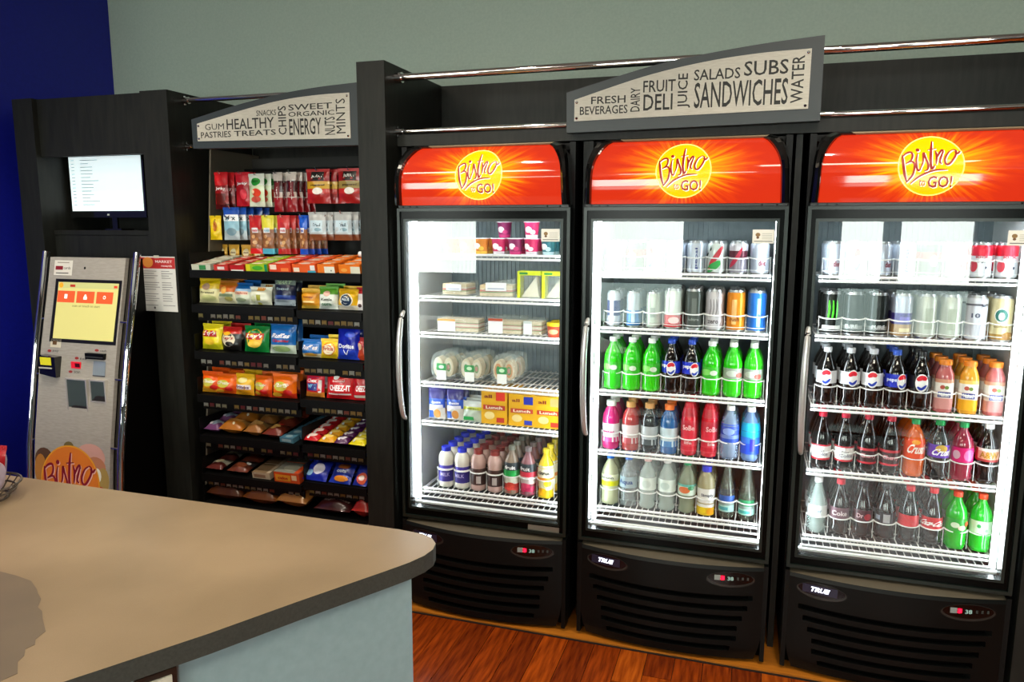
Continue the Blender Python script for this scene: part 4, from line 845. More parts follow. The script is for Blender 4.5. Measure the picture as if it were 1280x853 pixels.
shelfbags([
 ('cheese_puff_bag', -2.368, .108, .098, [('#e8a020', .35), ('#e8580c', .65)], ch('Cheetos'), 'orange cheese puff bag at far left of fourth shelf'),
 ('cheese_puff_bag', -2.286, .112, .092, [('#d85010', .4), ('#e8640c', .6)], ch('Cheetos'), 'orange cheese puff bag, second on the fourth shelf'),
 ('corn_chip_bag', -2.188, .104, .098, [('#e09818', .3), ('#e8b818', .7)], [R_(-.8, .28, .8, .50, '#e8e0e0'), T_('Fritos', 0, .39, 1.4, .16, '#5c1c58'), O_(0, .7, .5, .12, '#e8d890')], 'yellow corn chip bag between orange bags'),
 ('cheese_puff_bag', -2.088, .100, .096, [('#c83810', .35), ('#e06410', .65)], ch('Crunchy'), 'orange cheese puff bag right of the yellow bag'),
 ('cheese_puff_bag', -1.976, .122, .110, [('#b82810', .18), ('#ec6c0c', .82)], ch('Puffs'), 'largest orange cheese puff bag at right on fourth shelf'),
], Z4, 'fourth shelf left', deep=3, dy=.055, dz=.010)
shelfbags([
 ('snack_mix_bag', -1.818, .098, .110, [('#e08830', .18), ('#d01c34', .82)], [R_(-.6, .28, .5, .80, '#2c2c80'), T_('Chex', -.05, .68, 1.0, .14, '#f0f0f0'), T_('MIX', -.05, .45, .9, .16, '#80c8e8'), R_(.6, .2, .85, .7, '#e8e0e0')], 'red snack mix bag with navy square on fourth shelf'),
 ('cracker_bag', -1.690, .138, .118, [('#c8141c', .90), ('#c81c2c', .10)], [T_('CHEEZ-IT', .05, .42, 1.5, .22, '#ffffff'), R_(-.8, .16, .8, .22, '#e8e0d8'), T_('baked', 0, .68, .8, .08, '#f0c0c0'), O_(-.2, .82, .2, .10, '#f0f0f0')], 'large red cheese cracker bag on fourth shelf'),
 ('cracker_bag', -1.592, .068, .116, [('#c0101c', 1)], [T_('CHEEZ', .1, .45, 1.3, .22, '#ffffff'), R_(-.8, .1, .8, .2, '#e0d8c8')], 'red cracker bag cut by the upright on fourth shelf', .03),
], .889, 'fourth shelf right', deep=3, dz=.012)
BG = 'baked goods and bars on the lower shelves'
def lay(obj, x, y, z, lab, n=1, dy=.06, rz=0, dz=0, dx=0):
    for i in range(n): place(obj, (x+dx*i, y+i*dy, z+SLOPE*(y+i*dy)), lab if i == 0 else '%s, %s row back' % (lab, ORD[i]), BG, rz=rz, rx=.149)
def lying(name, w_, h_, t, bands, dec, cat='pack'):
    t *= 1.3   # a bag built lying down: width x, depth y, height t
    o = bag(name, w_, h_, t, bands, dec, cat)
    for q in [o]+list(o.children): q.data.transform(Matrix.Translation((0, 0, t/2)) @ Matrix.Rotation(math.radians(-90), 4, 'X')); q.data.update()
    return o
def tilt(o, ang):
    for q in [o]+list(o.children): q.data.transform(Matrix.Rotation(ang, 4, 'X'))
    return o
lay(lying('muffin_pack', .090, .09, .034, [('#6a3c68', .5), ('#a0a8b0', .5)], [O_(0, .5, .6, .3, '#8898a8'), O_(-.3, .3, .2, .1, '#d8d0d8')]), -2.375, .02, Z5, 'purple and silver pastry pack on fifth shelf', 3, .095, 0, .004)
lay(lying('bun_pack', .130, .10, .048, [('#a8641c', .4), ('#8a6434', .6)], [O_(0, .6, .7, .25, '#c89048'), O_(.2, .2, .1, .05, '#e8e0c8')]), -2.270, .02, Z5, 'golden bun pack on fifth shelf', 3, .105, 0, .006)
lay(lying('bun_pack', .098, .10, .046, [('#94602c', .5), ('#6c5430', .5)], [O_(0, .5, .6, .3, '#b08850')]), -2.150, .02, Z5, 'brown bun pack right of the golden bun', 3, .105, 0, .006)
lay(lying('cookie_pack', .105, .10, .040, [('#6a2818', .5), ('#4c2014', .5)], [O_(0, .4, .5, .2, '#c8a058'), O_(.3, .7, .3, .12, '#c02020')]), -2.045, .02, Z5, 'dark red and brown cookie pack on fifth shelf', 3, .105, 0, .006)
bb = carton('snack_bar', .075, .045, .022, '#48788c', [R_(-.7, .2, .7, .8, '#90a8b0')], '#3c6c84', [O_(0, .5, .5, .3, '#88a0a8')], 'snack bar')
for i in range(7): place(bb, (-1.960+.010*i, .01+i*.050, Z5+SLOPE*(.01+i*.05)), 'steel blue snack bar at the bay gap, %s from the front' % ORD[i], BG, rz=-.1, rx=.149)
for x, c, c2, nm, w_ in ((-1.838, '#c81c24', '#e8d0c8', 'red', .080), (-1.757, '#e0a018', '#f0d070', 'golden yellow', .080), (-1.683, '#4c1850', '#e0d8e8', 'dark purple', .066), (-1.606, '#e0d010', '#f0e890', 'lemon yellow', .084)):
    o = lying('candy_bag', w_, .062, .024, [(c, 1)], [O_(0, .5, .6, .25, c2), O_(-.4, .25, .2, .1, '#e8e8e8')])
    for i in range(5): place(o, (x, .012+i*.055, .684+(.012+i*.055)*SLOPE), '%s candy bag on right fifth shelf, %s from the front' % (nm, ORD[i]), BG, rz=ARK.uniform(-.08, .08), rx=.25)
lay(lying('pastry_pack', .092, .09, .03, [('#5c2420', .4), ('#b4b0a0', .6)], [O_(0, .6, .5, .2, '#d8d0b0')]), -2.375, .02, Z6, 'pale pastry pack at far left of sixth shelf', 3, .095, 0, .006)
lay(lying('pastry_pack', .115, .10, .03, [('#6c3424', .5), ('#28282c', .5)], [O_(.1, .35, .5, .2, '#a85838'), O_(.5, .6, .2, .1, '#e0e0e0')]), -2.245, .02, Z6, 'brown pastry pack on sixth shelf', 3, .105, 0, .006)
lay(carton('wafer_box', .095, .09, .030, '#b8a890', [R_(-.8, .2, .5, .7, '#8c6c54')], '#80684c', [], 'box'), -2.108, .015, Z6, 'cream wafer box on sixth shelf', 3, .095)
lay(carton('cake_box', .132, .10, .050, '#d04c1c', [R_(-.9, .15, .3, .75, '#d89428'), R_(.4, .3, .8, .8, '#e8c8a0'), T_('cake', -.3, .45, .8, .3, '#a82018')], '#88887c', [O_(0, .5, .6, .3, '#a8a898')], 'box'), -1.965, .008, Z6, 'orange-red cake box on sixth shelf', 3, .105)
for x, w_, nm, b_, dc in ((-1.828, .125, 'blue wafer cookie bag', '#1428a8', [O_(.2, .5, .5, .26, '#e0e0f0'), O_(-.5, .3, .3, .14, '#90c0e8')]), (-1.700, .112, 'blue and brown cookie bag', '#1830a0', [O_(0, .75, .6, .16, '#8c4c20'), O_(.1, .18, .7, .12, '#e08c20'), T_('oats', 0, .5, .9, .14, '#c8d8f0')]), (-1.600, .070, 'blue and red cookie bag', '#20309c', [O_(.2, .3, .7, .25, '#e06040'), O_(.2, .3, .4, .12, '#f0e0d8')])):
    o = bag('cookie_bag', w_, .105, .035, [(b_, 1)], dc); tilt(o, -.75)
    for i in range(3): place(o, (x, .014+i*.075, .512+(.014+i*.075)*SLOPE), nm+' on right sixth shelf'+('' if i == 0 else ', %s back' % ORD[i]), BG, rz=-.05)
lay(lying('bread_roll_pack', .20, .11, .06, [('#5c3018', .5), ('#84501c', .5)], [O_(0, .5, .6, .2, '#b87830'), O_(-.4, .3, .2, .08, '#d8c0a0')]), -2.325, .02, .349, 'brown bread roll pack at left of bottom shelf', 2, .12)
lay(lying('bread_roll_pack', .19, .11, .06, [('#7c4418', .5), ('#a0642c', .5)], [O_(0, .4, .7, .2, '#c88438'), O_(.2, .3, .5, .04, '#f0d090')]), -2.130, .02, .349, 'golden bread roll pack on bottom shelf', 2, .12)
lay(lying('loaf_pack', .16, .16, .072, [('#b87c3c', .5), ('#8c6c3c', .5)], [O_(0, .35, .8, .1, '#d8a860')]), -1.955, .02, .349, 'large tan loaf pack on bottom shelf', 2, .17)
lay(lying('pastry_pack', .185, .11, .05, [('#3c1414', .5), ('#4c1c18', .5)], [T_('snack', -.3, .4, .7, .14, '#c8a8a0'), T_('cakes', .45, .4, .7, .14, '#c8a8a0'), O_(0, .8, .8, .06, '#a86858')]), -1.745, .02, .349, 'dark maroon pastry pack on bottom shelf', 2, .12)
lay(lying('pastry_pack', .085, .11, .07, [('#a82820', .5), ('#c8a080', .5)], [O_(0, .6, .6, .2, '#f0d8c0')]), -1.602, .02, .349, 'red and cream pastry pack at right end of bottom shelf', 2, .12)

# ------------------------------------------------------------------ deli food in the left cooler
FG = 'deli food in the left cooler'
def cup(c, c2, n_='yogurt_cup', h_=.066):
    mb = MB().lathe([(.024, 0, mat(c2, .4)), (.026, .012, mat(c, .4)), (.031, h_-.006, mat(c, .4)), (.034, h_-.003), (.034, h_)], mat('#e8e8ec', .4), 18); decals(mb, surf([(.026, 0), (.031, h_)], .008, h_-.008), [O_(-.2, .5, .4, .25, '#f0e0e0'), O_(.3, .3, .3, .18, c2)])
    o = mb.build(n_, None, SM); o['category'] = 'cup'
    MB().lathe([(.0338, h_+.0003), (.0338, h_+.0012)], mat('#dcdce0', .25, .6), 18).build('foil_lid', o); return o
cA, cB, cC, cD = cup('#e08830', '#f0c048'), cup('#d02860', '#e8e0e8'), cup('#8c1c58', '#c83070'), cup('#2c6c78', '#b8d0d8')
zc = SHZ[0][0]-.001
for i, (c, x, nm) in enumerate(((cA, -1.230, 'orange'), (cA, -1.158, 'orange'), (cA, -1.087, 'orange'), (cB, -1.010, 'pink'), (cC, -.938, 'plum'), (cB, -.868, 'pink'), (cD, -.796, 'teal'))):
    for d in range(2): place(c, (x, .19+d*.072, zc), '%s yogurt cup, %s, place %s on top shelf, left cooler' % (nm, DEP[d], ORD[i]), FG, rz=ARK.uniform(-.3, .3))
place(cB, (-.868, .19, zc+.068), 'pink yogurt cup stacked on top of another', FG); place(cC, (-1.01, .262, zc+.068), 'plum yogurt cup stacked at the back', FG)
zc = SHZ[0][1]-.001
CLR = clearmat('#d8e4e0', .22); BREAD = noisy('bread', '#d4bc94', '#ecdcbc', 40, .7); MEAT = mat('#cc7c74', .5); LEAF = mat('#5c8c3c', .5); CREAM = mat('#e4dcc4', .6)
def wedge(w_, d_, h_, name='sandwich_box'):
    mb = MB(); s = [(-w_/2, 0), (w_/2, 0), (w_/2*.9, h_), (-w_/2*.2, h_*.85)]
    mb.prism([(x, z) for x, z in s], 0, d_, CLR); o = mb.build(name); o['category'] = 'sandwich'
    f = MB()
    for k, (m, t) in enumerate(((BREAD, .014), (LEAF, .004), (MEAT, .008), (CREAM, .005), (BREAD, .014))):
        z0 = .004+sum((.014, .004, .008, .005, .014)[:k]); f.box(-w_/2*.8, w_/2*.78, .006, d_*.9, z0, z0+t, m)
    f.build('sandwich', o); l = MB().box(-w_*.25, w_*.25, -.003, -.001, h_*.35, h_*.8, mat('#e8eaf0', .5)); l.rect(flat(-.003), -w_*.2, h_*.45, w_*.2, h_*.5, mat('#8090b0', .5), 1, 1); l.build('paper_label', o); return o
place(wedge(.175, .11, .075), (-1.000, .12, zc), 'clear clamshell sandwich with white label on second shelf', FG, rz=.1)
place(wedge(.14, .11, .06), (-1.195, .14, zc), 'clear clamshell sandwich at left on second shelf', FG, rz=-.08)
def sidewich(w_, h_, acc, name='wedge_sandwich'):
    mb = MB().box(-w_/2, w_/2, 0, .055, 0, h_, CLR); mb.box(-w_/2, -w_/2+.012, -.001, .054, 0, h_, mat(acc, .4)); mb.box(-w_/2, w_/2, -.0012, .054, h_*.86, h_+.001, mat(acc, .4)); o = mb.build(name); o['category'] = 'sandwich'
    f = MB(); f.prism([(-w_*.34, .004), (w_*.42, .004), (w_*.30, h_*.82)], .006, .020, CREAM); f.prism([(-w_*.30, .006), (w_*.40, .006), (w_*.28, h_*.78)], .021, .030, MEAT); f.prism([(-w_*.34, .004), (w_*.42, .004), (w_*.30, h_*.82)], .031, .045, BREAD); f.build('sandwich', o)
    g = MB().box(-w_*.4, -w_*.05, -.003, -.0013, h_*.89, h_*.97, mat('#2c8c3c', .5)); g.build('green_tab', o); return o
sw = sidewich(.098, .108, '#d8e020'); place(sw, (-.862, .13, zc), 'upright wedge sandwich in yellow-edged pack, left one', FG); place(sw, (-.758, .13, zc), 'upright wedge sandwich in yellow-edged pack, right one', FG)
zc = SHZ[0][2]-.001
def stackw(w_, h_, lab_, name='club_sandwich'):
    mb = MB().box(-w_/2, w_/2, 0, .09, 0, h_, CLR); o = mb.build(name); o['category'] = 'sandwich'
    f = MB(); z = .004
    for m, t in ((BREAD, .013), (LEAF, .003), (MEAT, .005), (CREAM, .010), (MEAT, .004), (LEAF, .003), (BREAD, .013)): f.box(-w_/2+.006, w_/2-.006, .006, .084, z, z+t, m); z += t
    f.build('sandwich', o); l = MB().box(-w_/2+.004, -w_/2+.004+w_*.42, -.003, -.001, .004, h_*.9, mat('#eef0f4', .5)); l.box(-w_/2+.004, -w_/2+.004+w_*.42, -.0036, -.0031, h_*.75, h_*.9, mat(lab_, .5)); l.build('paper_label', o); return o
place(stackw(.19, .062, '#c88c28'), (-1.170, .12, zc), 'long clear sandwich pack with printed label, third shelf left', FG)
place(stackw(.15, .074, '#c84c28'), (-.962, .12, zc), 'clear club sandwich with white card on third shelf', FG)
place(stackw(.085, .066, '#c8d0d0'), (-.845, .13, zc), 'small clear tub of cutlery packs on third shelf', FG)
tb = MB().lathe([(.026, 0), (.030, .045)], mat('#c04020', .4), 18).build('salsa_tub', None, SM); tb['category'] = 'tub'
MB().lathe([(.032, .0455), (.032, .057), (.029, .059)], mat('#e8c810', .4), 18).build('lid', tb, SM); l_ = MB(); decals(l_, surf([(.026, 0), (.030, .045)], .006, .04), [O_(0, .5, .6, .3, '#e8b080')]); l_.build('label', tb)
place(tb, (-.752, .13, zc), 'red tub with yellow lid at right of third shelf', FG); place(tb, (-.752, .20, zc), 'red tub with yellow lid, behind the front one', FG)
zc = SHZ[0][3]-.001
def wrapbox(fill, nm):
    mb = MB(); n_ = 20
    def ring(rx, rz, y): return [(rx*math.copysign(abs(math.cos(t))**.6, math.cos(t)), y, .064+rz*math.copysign(abs(math.sin(t))**.6, math.sin(t))) for t in [2*math.pi*i/n_ for i in range(n_)]]
    v = ring(.050, .052, -.022)+ring(.058, .062, 0)+ring(.060, .063, .05)+ring(.055, .058, .06)
    f = [(k*n_+i, k*n_+(i+1) % n_, (k+1)*n_+(i+1) % n_, (k+1)*n_+i) for k in range(3) for i in range(n_)]+[tuple(range(n_)), tuple(range(4*n_-1, 3*n_-1, -1))]
    mb.add(v, f, CLR); o = mb.build('clamshell_wrap', None, SM); o['category'] = 'sandwich'
    g = MB()
    for s_, m in ((-1, fill), (1, fill)):
        g.add([(s_*.024+.022*math.cos(2*math.pi*i/14), yy, .060+.042*math.sin(2*math.pi*i/14)) for yy in (-.006, .045) for i in range(14)], [tuple(range(14)), tuple(range(27, 13, -1))]+[(i, (i+1) % 14, 14+(i+1) % 14, 14+i) for i in range(14)], BREAD)
        for q, (mm, rr) in enumerate(((m, .016), (LEAF, .010), (MEAT, .006))): g.oval(lambda u, v, off=0: (u, -.0062-off, v), s_*.024, .060, rr, rr*1.9, mm, 12, .0004*(q+1))
    g.build('wrap_halves', o)
    l = MB().box(-.022, .020, -.0262, -.0245, .008, .048, mat('#f0f2f2', .5)); l.box(-.022, .020, -.0262, -.0245, .049, .078, mat('#2c8c48', .5)); l.oval(flat(-.0262), -.001, .064, .012, .008, mat('#c8e8c8', .5)); l.build('paper_label', o); return o
for x, m, lb in ((-1.240, CREAM, 'clear round clamshell wrap, leftmost on the fourth shelf'), (-1.112, CREAM, 'clear round clamshell wrap, middle one'), (-.968, mat('#d88840', .5), 'clear clamshell with orange filling')):
    w0 = wrapbox(m, lb); place(w0, (x, .13, zc), lb+' of left cooler', FG); place(w0, (x+.008, .215, zc), lb+', one behind', FG)
zc = SHZ[0][4]-.001
ch_ = lambda: bag('cheese_bag', .080, .142, .030, [('#e0dcd4', .34), ('#2c58c8', .28), ('#2c2470', .38)], [R_(-.8, .36, .8, .46, '#e8e4f0'), O_(.15, .18, .4, .14, '#d89040'), T_('cheese', 0, .54, 1.2, .09, '#f0f0ff'), R_(-.9, .04, -.3, .28, '#2858c0')])
cb = ch_(); place(cb, (-1.272, .125, zc), 'navy and blue cheese snack bag at left of fifth shelf', FG); place(cb, (-1.190, .130, zc), 'navy and blue cheese snack bag, second from left', FG); place(cb, (-1.270, .19, zc), 'navy cheese snack bag behind the leftmost', FG); place(cb, (-1.188, .195, zc), 'navy cheese snack bag behind the second', FG)
st_ = bag('string_cheese_pack', .098, .088, .024, [('#c0ccbc', .55), ('#d4dc48', .15), ('#c8d0d0', .30)], [T_('string', 0, .62, 1.2, .12, '#607030'), R_(-.9, .06, .1, .24, '#1c9c48')], 'pack')
for d in range(3): place(st_, (-1.105, .125+d*.04, zc+.004*d), 'clear string cheese pack with green mark, '+DEP[d], FG, rx=-.15)
for x, nm, c2 in ((-1.007, 'left', '#e0301c'), (-.885, 'middle', '#2434b0'), (-.771, 'right', '#d8a868')):
    o = carton('lunch_box', .114, .030, .145 if nm == 'left' else .134, '#e8b010', [R_(-.85, .42, .85, .56, '#c83c28'), T_('Lunch', 0, .49, 1.3, .09, '#f8e8d0'), R_(.15, .70, .85, .95, c2), O_(-.35, .25, .4, .12, '#f0d890'), R_(.2, .06, .8, .2, '#c83020' if nm != 'middle' else '#2434b0'), T_('all', -.45, .82, .6, .10, '#8a2c18')], '#d09c18')
    for d in range(4): place(o, (x+.010*d, .115+d*.036, zc+.004*(d > 0)), 'yellow lunch kit carton, %s stack, %s' % (nm, DEP[d]), FG)

# ------------------------------------------------------------------ kiosk cabinet
kc = empty('kiosk_cabinet', (0, 0, 0)); tag(kc, 'tall charcoal cabinet framing the self checkout kiosk at left', 'cabinet')
for nm, q in (('side_panel', (-3.40, -3.276, 0, .58, 0, 2.238)), ('side_panel', (-2.640, -2.492, 0, .58, 0, 2.238)), ('header_panel', (-3.275, -2.641, .025, .045, 1.968, 2.236)), ('top_panel', (-3.275, -2.641, .046, .57, 2.215, 2.236)),
              ('back_board', (-3.275, -2.641, .40, .42, 0, 2.21)), ('shelf', (-3.275, -2.641, .06, .40, 1.600, 1.622)), ('lower_panel', (-3.275, -2.641, .062, .08, 0, 1.598))):
    MB().box(*q, LAM).build(nm, kc)
mo = empty('monitor', (-3.02, .15, 1.622)); tag(mo, 'flat monitor with white text screen in the kiosk cabinet', 'monitor')
MB().box(-.240, .228, .002, .032, .062, .366, GLOSSB).build('housing', mo)
sc_ = MB().box(-.226, .216, -.001, .0015, .094, .356, mat('#dfeef0', .4, emit=.5, name='lit screen')).build('screen', mo)
tx = MB()
for i in range(14):
    z = .338-i*.0165
    tx.box(-.212, -.192, -.0018, -.0012, z, z+.0028, mat('#8a9aa0', .5)); L_ = random.choice((.05, .075, .11, .06)); tx.box(-.155, -.155+L_, -.0018, -.0012, z, z+.0028, mat('#93a2a6', .5))
tx.build('screen_text', sc_)
MB().box(-.05, .05, .02, .10, 0, .008, GLOSSB).build('foot', mo); MB().box(-.015, .015, .033, .045, .008, .2, GLOSSB).build('neck', mo); MB().box(-.008, .002, -.001, .0018, .072, .080, mat('#c8d0d0', .3)).build('power_mark', mo)

# ------------------------------------------------------------------ kiosk
KZ = [.0, .3, .5, .65, .85, 1.03, 1.21, 1.36, 1.505, 1.53]; KY = [-.33, -.32, -.305, -.29, -.255, -.225, -.185, -.15, -.12, -.114]
def ky(z):
    for i in range(len(KZ)-1):
        if KZ[i] <= z <= KZ[i+1]: t = (z-KZ[i])/(KZ[i+1]-KZ[i]); return KY[i]+(KY[i+1]-KY[i])*t
    return KY[-1] if z > KZ[-1] else KY[0]
kk = empty('self_checkout_kiosk', (-2.88, -.1, 0)); tag(kk, 'silver self checkout kiosk with curved chrome sides and yellow touch screen', 'kiosk')
X0, X1 = -3.103+2.88, -2.664+2.88
KF = noisy('kiosk steel face', '#a09a90', '#aea89e', 30, .38, 3, (1, 1, 6)); 
SK = lambda u, v, off=0: (u+2.88, ky(v)+.1-off, v)
zz = [.02, .15, .3, .4, .5, .6, .7, .8, .9, 1.0, 1.1, 1.2, 1.3, 1.4, 1.5]
fp = MB(); v = []
for z in zz:
    v += [(X0, ky(z)+.1, z), (X1, ky(z)+.1, z), (X1, ky(z)+.12, z), (X0, ky(z)+.12, z)]
nz = len(zz)
fp.add(v, [(i*4+k, i*4+(k+1) % 4, (i+1)*4+(k+1) % 4, (i+1)*4+k) for i in range(nz-1) for k in range(4)]+[(3, 2, 1, 0), ((nz-1)*4, (nz-1)*4+1, (nz-1)*4+2, (nz-1)*4+3)], KF)
fo = fp.build('front_panel', kk)
bb_ = MB(); v = []
for z in zz: v += [(X0+.02, ky(z)+.121, z-.005), (X1-.02, ky(z)+.121, z-.005), (X1-.02, .155, z-.005), (X0+.02, .155, z-.005)]
bb_.add(v, [(i*4+k, i*4+(k+1) % 4, (i+1)*4+(k+1) % 4, (i+1)*4+k) for i in range(nz-1) for k in range(4)]+[(3, 2, 1, 0), ((nz-1)*4, (nz-1)*4+1, (nz-1)*4+2, (nz-1)*4+3)], BLACK); bb_.build('body', kk)
for s, xr in ((-1, -3.132+2.88), (1, -2.603+2.88)):
    pts = [(xr, ky(z)+.1, z) for z in [.02, .2, .35, .5, .65, .8, .95, 1.1, 1.25, 1.4, 1.525]]
    MB().tube(pts, .0155, CHROME, 14).build('chrome_side_rail', kk, SM)
    for z in (.47, .67, .97, 1.22):
        MB().tube([(xr, ky(z)+.1, z), (X1 if s > 0 else X0, ky(z)+.106, z)], .005, CHROME, 6).build('rail_pin', kk)
fins = MB()
for s, a, b in ((1, X1+.001, X1+.045), ):
    vv = []
    for z in zz: vv += [(a, ky(z)+.125, z), (b, ky(z)+.125, z)]
    fins.add(vv, [(i*2, i*2+1, i*2+3, i*2+2) for i in range(nz-1)], mat('#2a2622', .4))
fins.build('side_fin', kk)
# screen
ks = MB(); YEL = mat('#c4bc74', .3, emit=.42, name='screen yellow'); ORG = mat('#d8582c', .3, emit=.3, name='screen orange'); HDR = mat('#b8b878', .3, emit=.35, name='screen header')
ks.rect(SK, -3.057, 1.118, -2.672, 1.402, mat('#141210', .3), 2, 6, .001)
ks.build('screen_bezel', fo)
ks = MB()
ks.rect(SK, -3.036, 1.134, -2.686, 1.388, YEL, 2, 6, .003); ks.rect(SK, -3.036, 1.362, -2.686, 1.388, HDR, 2, 2, .0036)
for a, b in ((-3.034, -2.932), (-2.921, -2.818), (-2.806, -2.712)): ks.rect(SK, a, 1.297, b, 1.349, ORG, 2, 2, .0036)
WHS = mat('#f4f0e4', .3, emit=.5, name='screen white')
ks.rect(SK, -2.992, 1.314, -2.975, 1.334, WHS, 1, 1, .0042); ks.rect(SK, -2.880, 1.313, -2.860, 1.326, WHS, 1, 1, .0042); ks.oval(SK, -2.870, 1.330, .006, .006, WHS, 10, .0042)
ks.oval(SK, -2.760, 1.325, .008, .008, WHS, 10, .0042); ks.oval(SK, -2.760, 1.325, .005, .005, ORG, 10, .0048); ks.oval(SK, -3.018, 1.374, .013, .012, mat('#e8901c', .3, emit=.5), 12, .0042)
ks.rect(SK, -2.965, 1.367, -2.935, 1.378, mat('#a82c1c', .3, emit=.4), 1, 1, .0042); ks.rect(SK, -2.712, 1.367, -2.692, 1.378, mat('#c83c20', .3, emit=.4), 1, 1, .0042)
ks.text(SK, 'scan or touch to start', -2.860, 1.284, .16, .010, mat('#8a8040', .4), bold=0, off=.0042)
ks.build('touch_screen', fo)
dt = MB()
dt.rect(SK, -3.073, 1.418, -2.965, 1.486, mat('#e4e0d4', .5), 1, 2, .001); dt.rect(SK, -3.064, 1.443, -3.020, 1.460, mat('#8c1c28', .5), 1, 1, .0018); dt.text(SK, 'cards', -2.995, 1.452, .040, .012, mat('#504840', .5), bold=0, off=.0018); dt.rect(SK, -3.060, 1.426, -2.985, 1.430, mat('#504840', .5), 1, 1, .0018); dt.rect(SK, -3.055, 1.474, -2.985, 1.478, mat('#a09888', .5), 1, 1, .0018)
dt.build('card_sticker', fo)
q = MB(); q.rect(SK, -3.048, 1.093, -2.985, 1.131, mat('#d8d0b8', .5), 1, 1, .001); q.rect(SK, -3.035, 1.105, -3.010, 1.122, mat('#6a4c28', .5), 1, 1, .0018); q.build('small_sticker', fo)
q = MB().oval(SK, -2.892, 1.453, .006, .006, BLACK, 12, .001); q.build('camera_dot', fo)
# card reader
c = MB(); yy = ky(1.0)+.1
c.prism([(-3.070+2.88, .975), (-2.975+2.88, .962), (-2.975+2.88, 1.056), (-3.070+2.88, 1.062)], yy-.028, yy+.01, GLOSSB); co = c.build('card_reader', fo)
q = MB(); Sx = flat(yy-.028); q.rect(Sx, -.180, 1.018, -.115, 1.054, mat('#c8c020', .3, emit=.3), 1, 1, .001); q.rect(Sx, -.188, 1.002, -.110, 1.009, mat('#c8c4bc', .3), 1, 1, .004); q.build('reader_screen', co)
q = MB().box(-2.911+2.88, -2.858+2.88, ky(1.02)+.096, ky(1.02)+.102, 1.006, 1.036, mat('#c01828', .3, emit=.5, name='red sensor')); q.rect(flat(ky(1.02)+.096), -.008, 1.012, .020, 1.030, mat('#500810', .3), 1, 1); q.build('fingerprint_sensor', fo)
q = MB().box(-2.826+2.88, -2.720+2.88, ky(1.07)+.085, ky(1.07)+.103, 1.054, 1.080, BLACK); q.rect(flat(ky(1.07)+.085), .056, 1.062, .156, 1.065, mat('#505050', .3), 1, 1); q.build('bill_slot', fo)
q = MB().rect(SK, -2.786, .983, -2.716, 1.046, mat('#a8b4b8', .25, .4), 1, 2, .002); q.rect(SK, -2.786, .978, -2.716, .983, mat('#48484c', .4), 1, 1, .002); q.build('steel_plate', fo)
for a, b, z0, z1 in ((-2.920, -2.800, .812, .966), (-2.788, -2.698, .864, .966)):
    q = MB(); g_ = .006
    fr = mat('#dcd8d0', .25, .5); y_0 = ky((z0+z1)/2)+.1
    for r_ in ((a, a+g_, z0, z1), (b-g_, b, z0, z1), (a+g_, b-g_, z0, z0+g_), (a+g_, b-g_, z1-g_, z1)): q.box(r_[0]+2.88, r_[1]+2.88, y_0-.012, y_0+.012, r_[2], r_[3], fr)
    qo = q.build('tray_frame', fo)
    MB().box(a+g_+2.88, b-g_+2.88, y_0-.0095, y_0-.006, z0+g_, z1-g_, mat('#54605c', .25, .3)).build('tray_back', qo)
    q = MB().add([(a+g_+2.88, y_0-.0100, z0+g_), (b-g_+2.88, y_0-.0100, z0+g_), (b-g_+2.88, y_0-.0100, z0+.030), (a+.035+2.88, y_0-.0100, z0+.032)], [(0, 1, 2, 3)], mat('#2c2824', .4)).build('tray_floor', qo)
for (x, z, s_) in ((-3.050, 1.076, 'pay'), (-2.885, 1.052, 'id'), (-2.915, .990, 'scan'), (-2.775, 1.092, 'cash')):
    q = MB(); q.text(SK, s_, x+.038, z, .036, .010, mat('#505050', .5), bold=.01, off=.001); q.oval(SK, x, z, .012, .006, mat('#9c2c28', .5), 8, .001); q.build('marking', fo)
# food picture and round logo at the foot of the panel
q = MB()
q.oval(SK, -3.045, .585, .055, .055, mat('#5c3c24', .5), 16, .0008); q.oval(SK, -3.065, .54, .035, .07, mat('#b8782c', .5), 16, .0014); q.oval(SK, -2.90, .655, .03, .025, mat('#6c5c2c', .5), 12, .001)
q.build('food_print', fo); q = MB(); q.oval(SK, -2.775, .62, .085, .060, mat('#d09c90', .5), 20, .001); q.oval(SK, -2.745, .575, .06, .05, mat('#b87858', .5), 18, .0015); q.oval(SK, -2.735, .540, .025, .035, mat('#e8e4d8', .5), 14, .002); q.oval(SK, -2.700, .52, .034, .06, mat('#a88c48', .5), 14, .0018); q.oval(SK, -2.705, .42, .035, .08, mat('#c07c30', .5), 14, .0016); q.oval(SK, -2.712, .47, .02, .025, mat('#b83020', .5), 12, .0022)
q.build('food_print', fo)
q = MB(); OD = mat('#e07a1c', .45, name='orange disc'); logo(q, lambda u, v, off=0: SK(u, v, off+.0025), -2.888, .492, .172, OD, mat('#e8a020', .45), mat('#8c1024', .45), mat('#e8b8a8', .45), False); q.build('round_logo', fo)

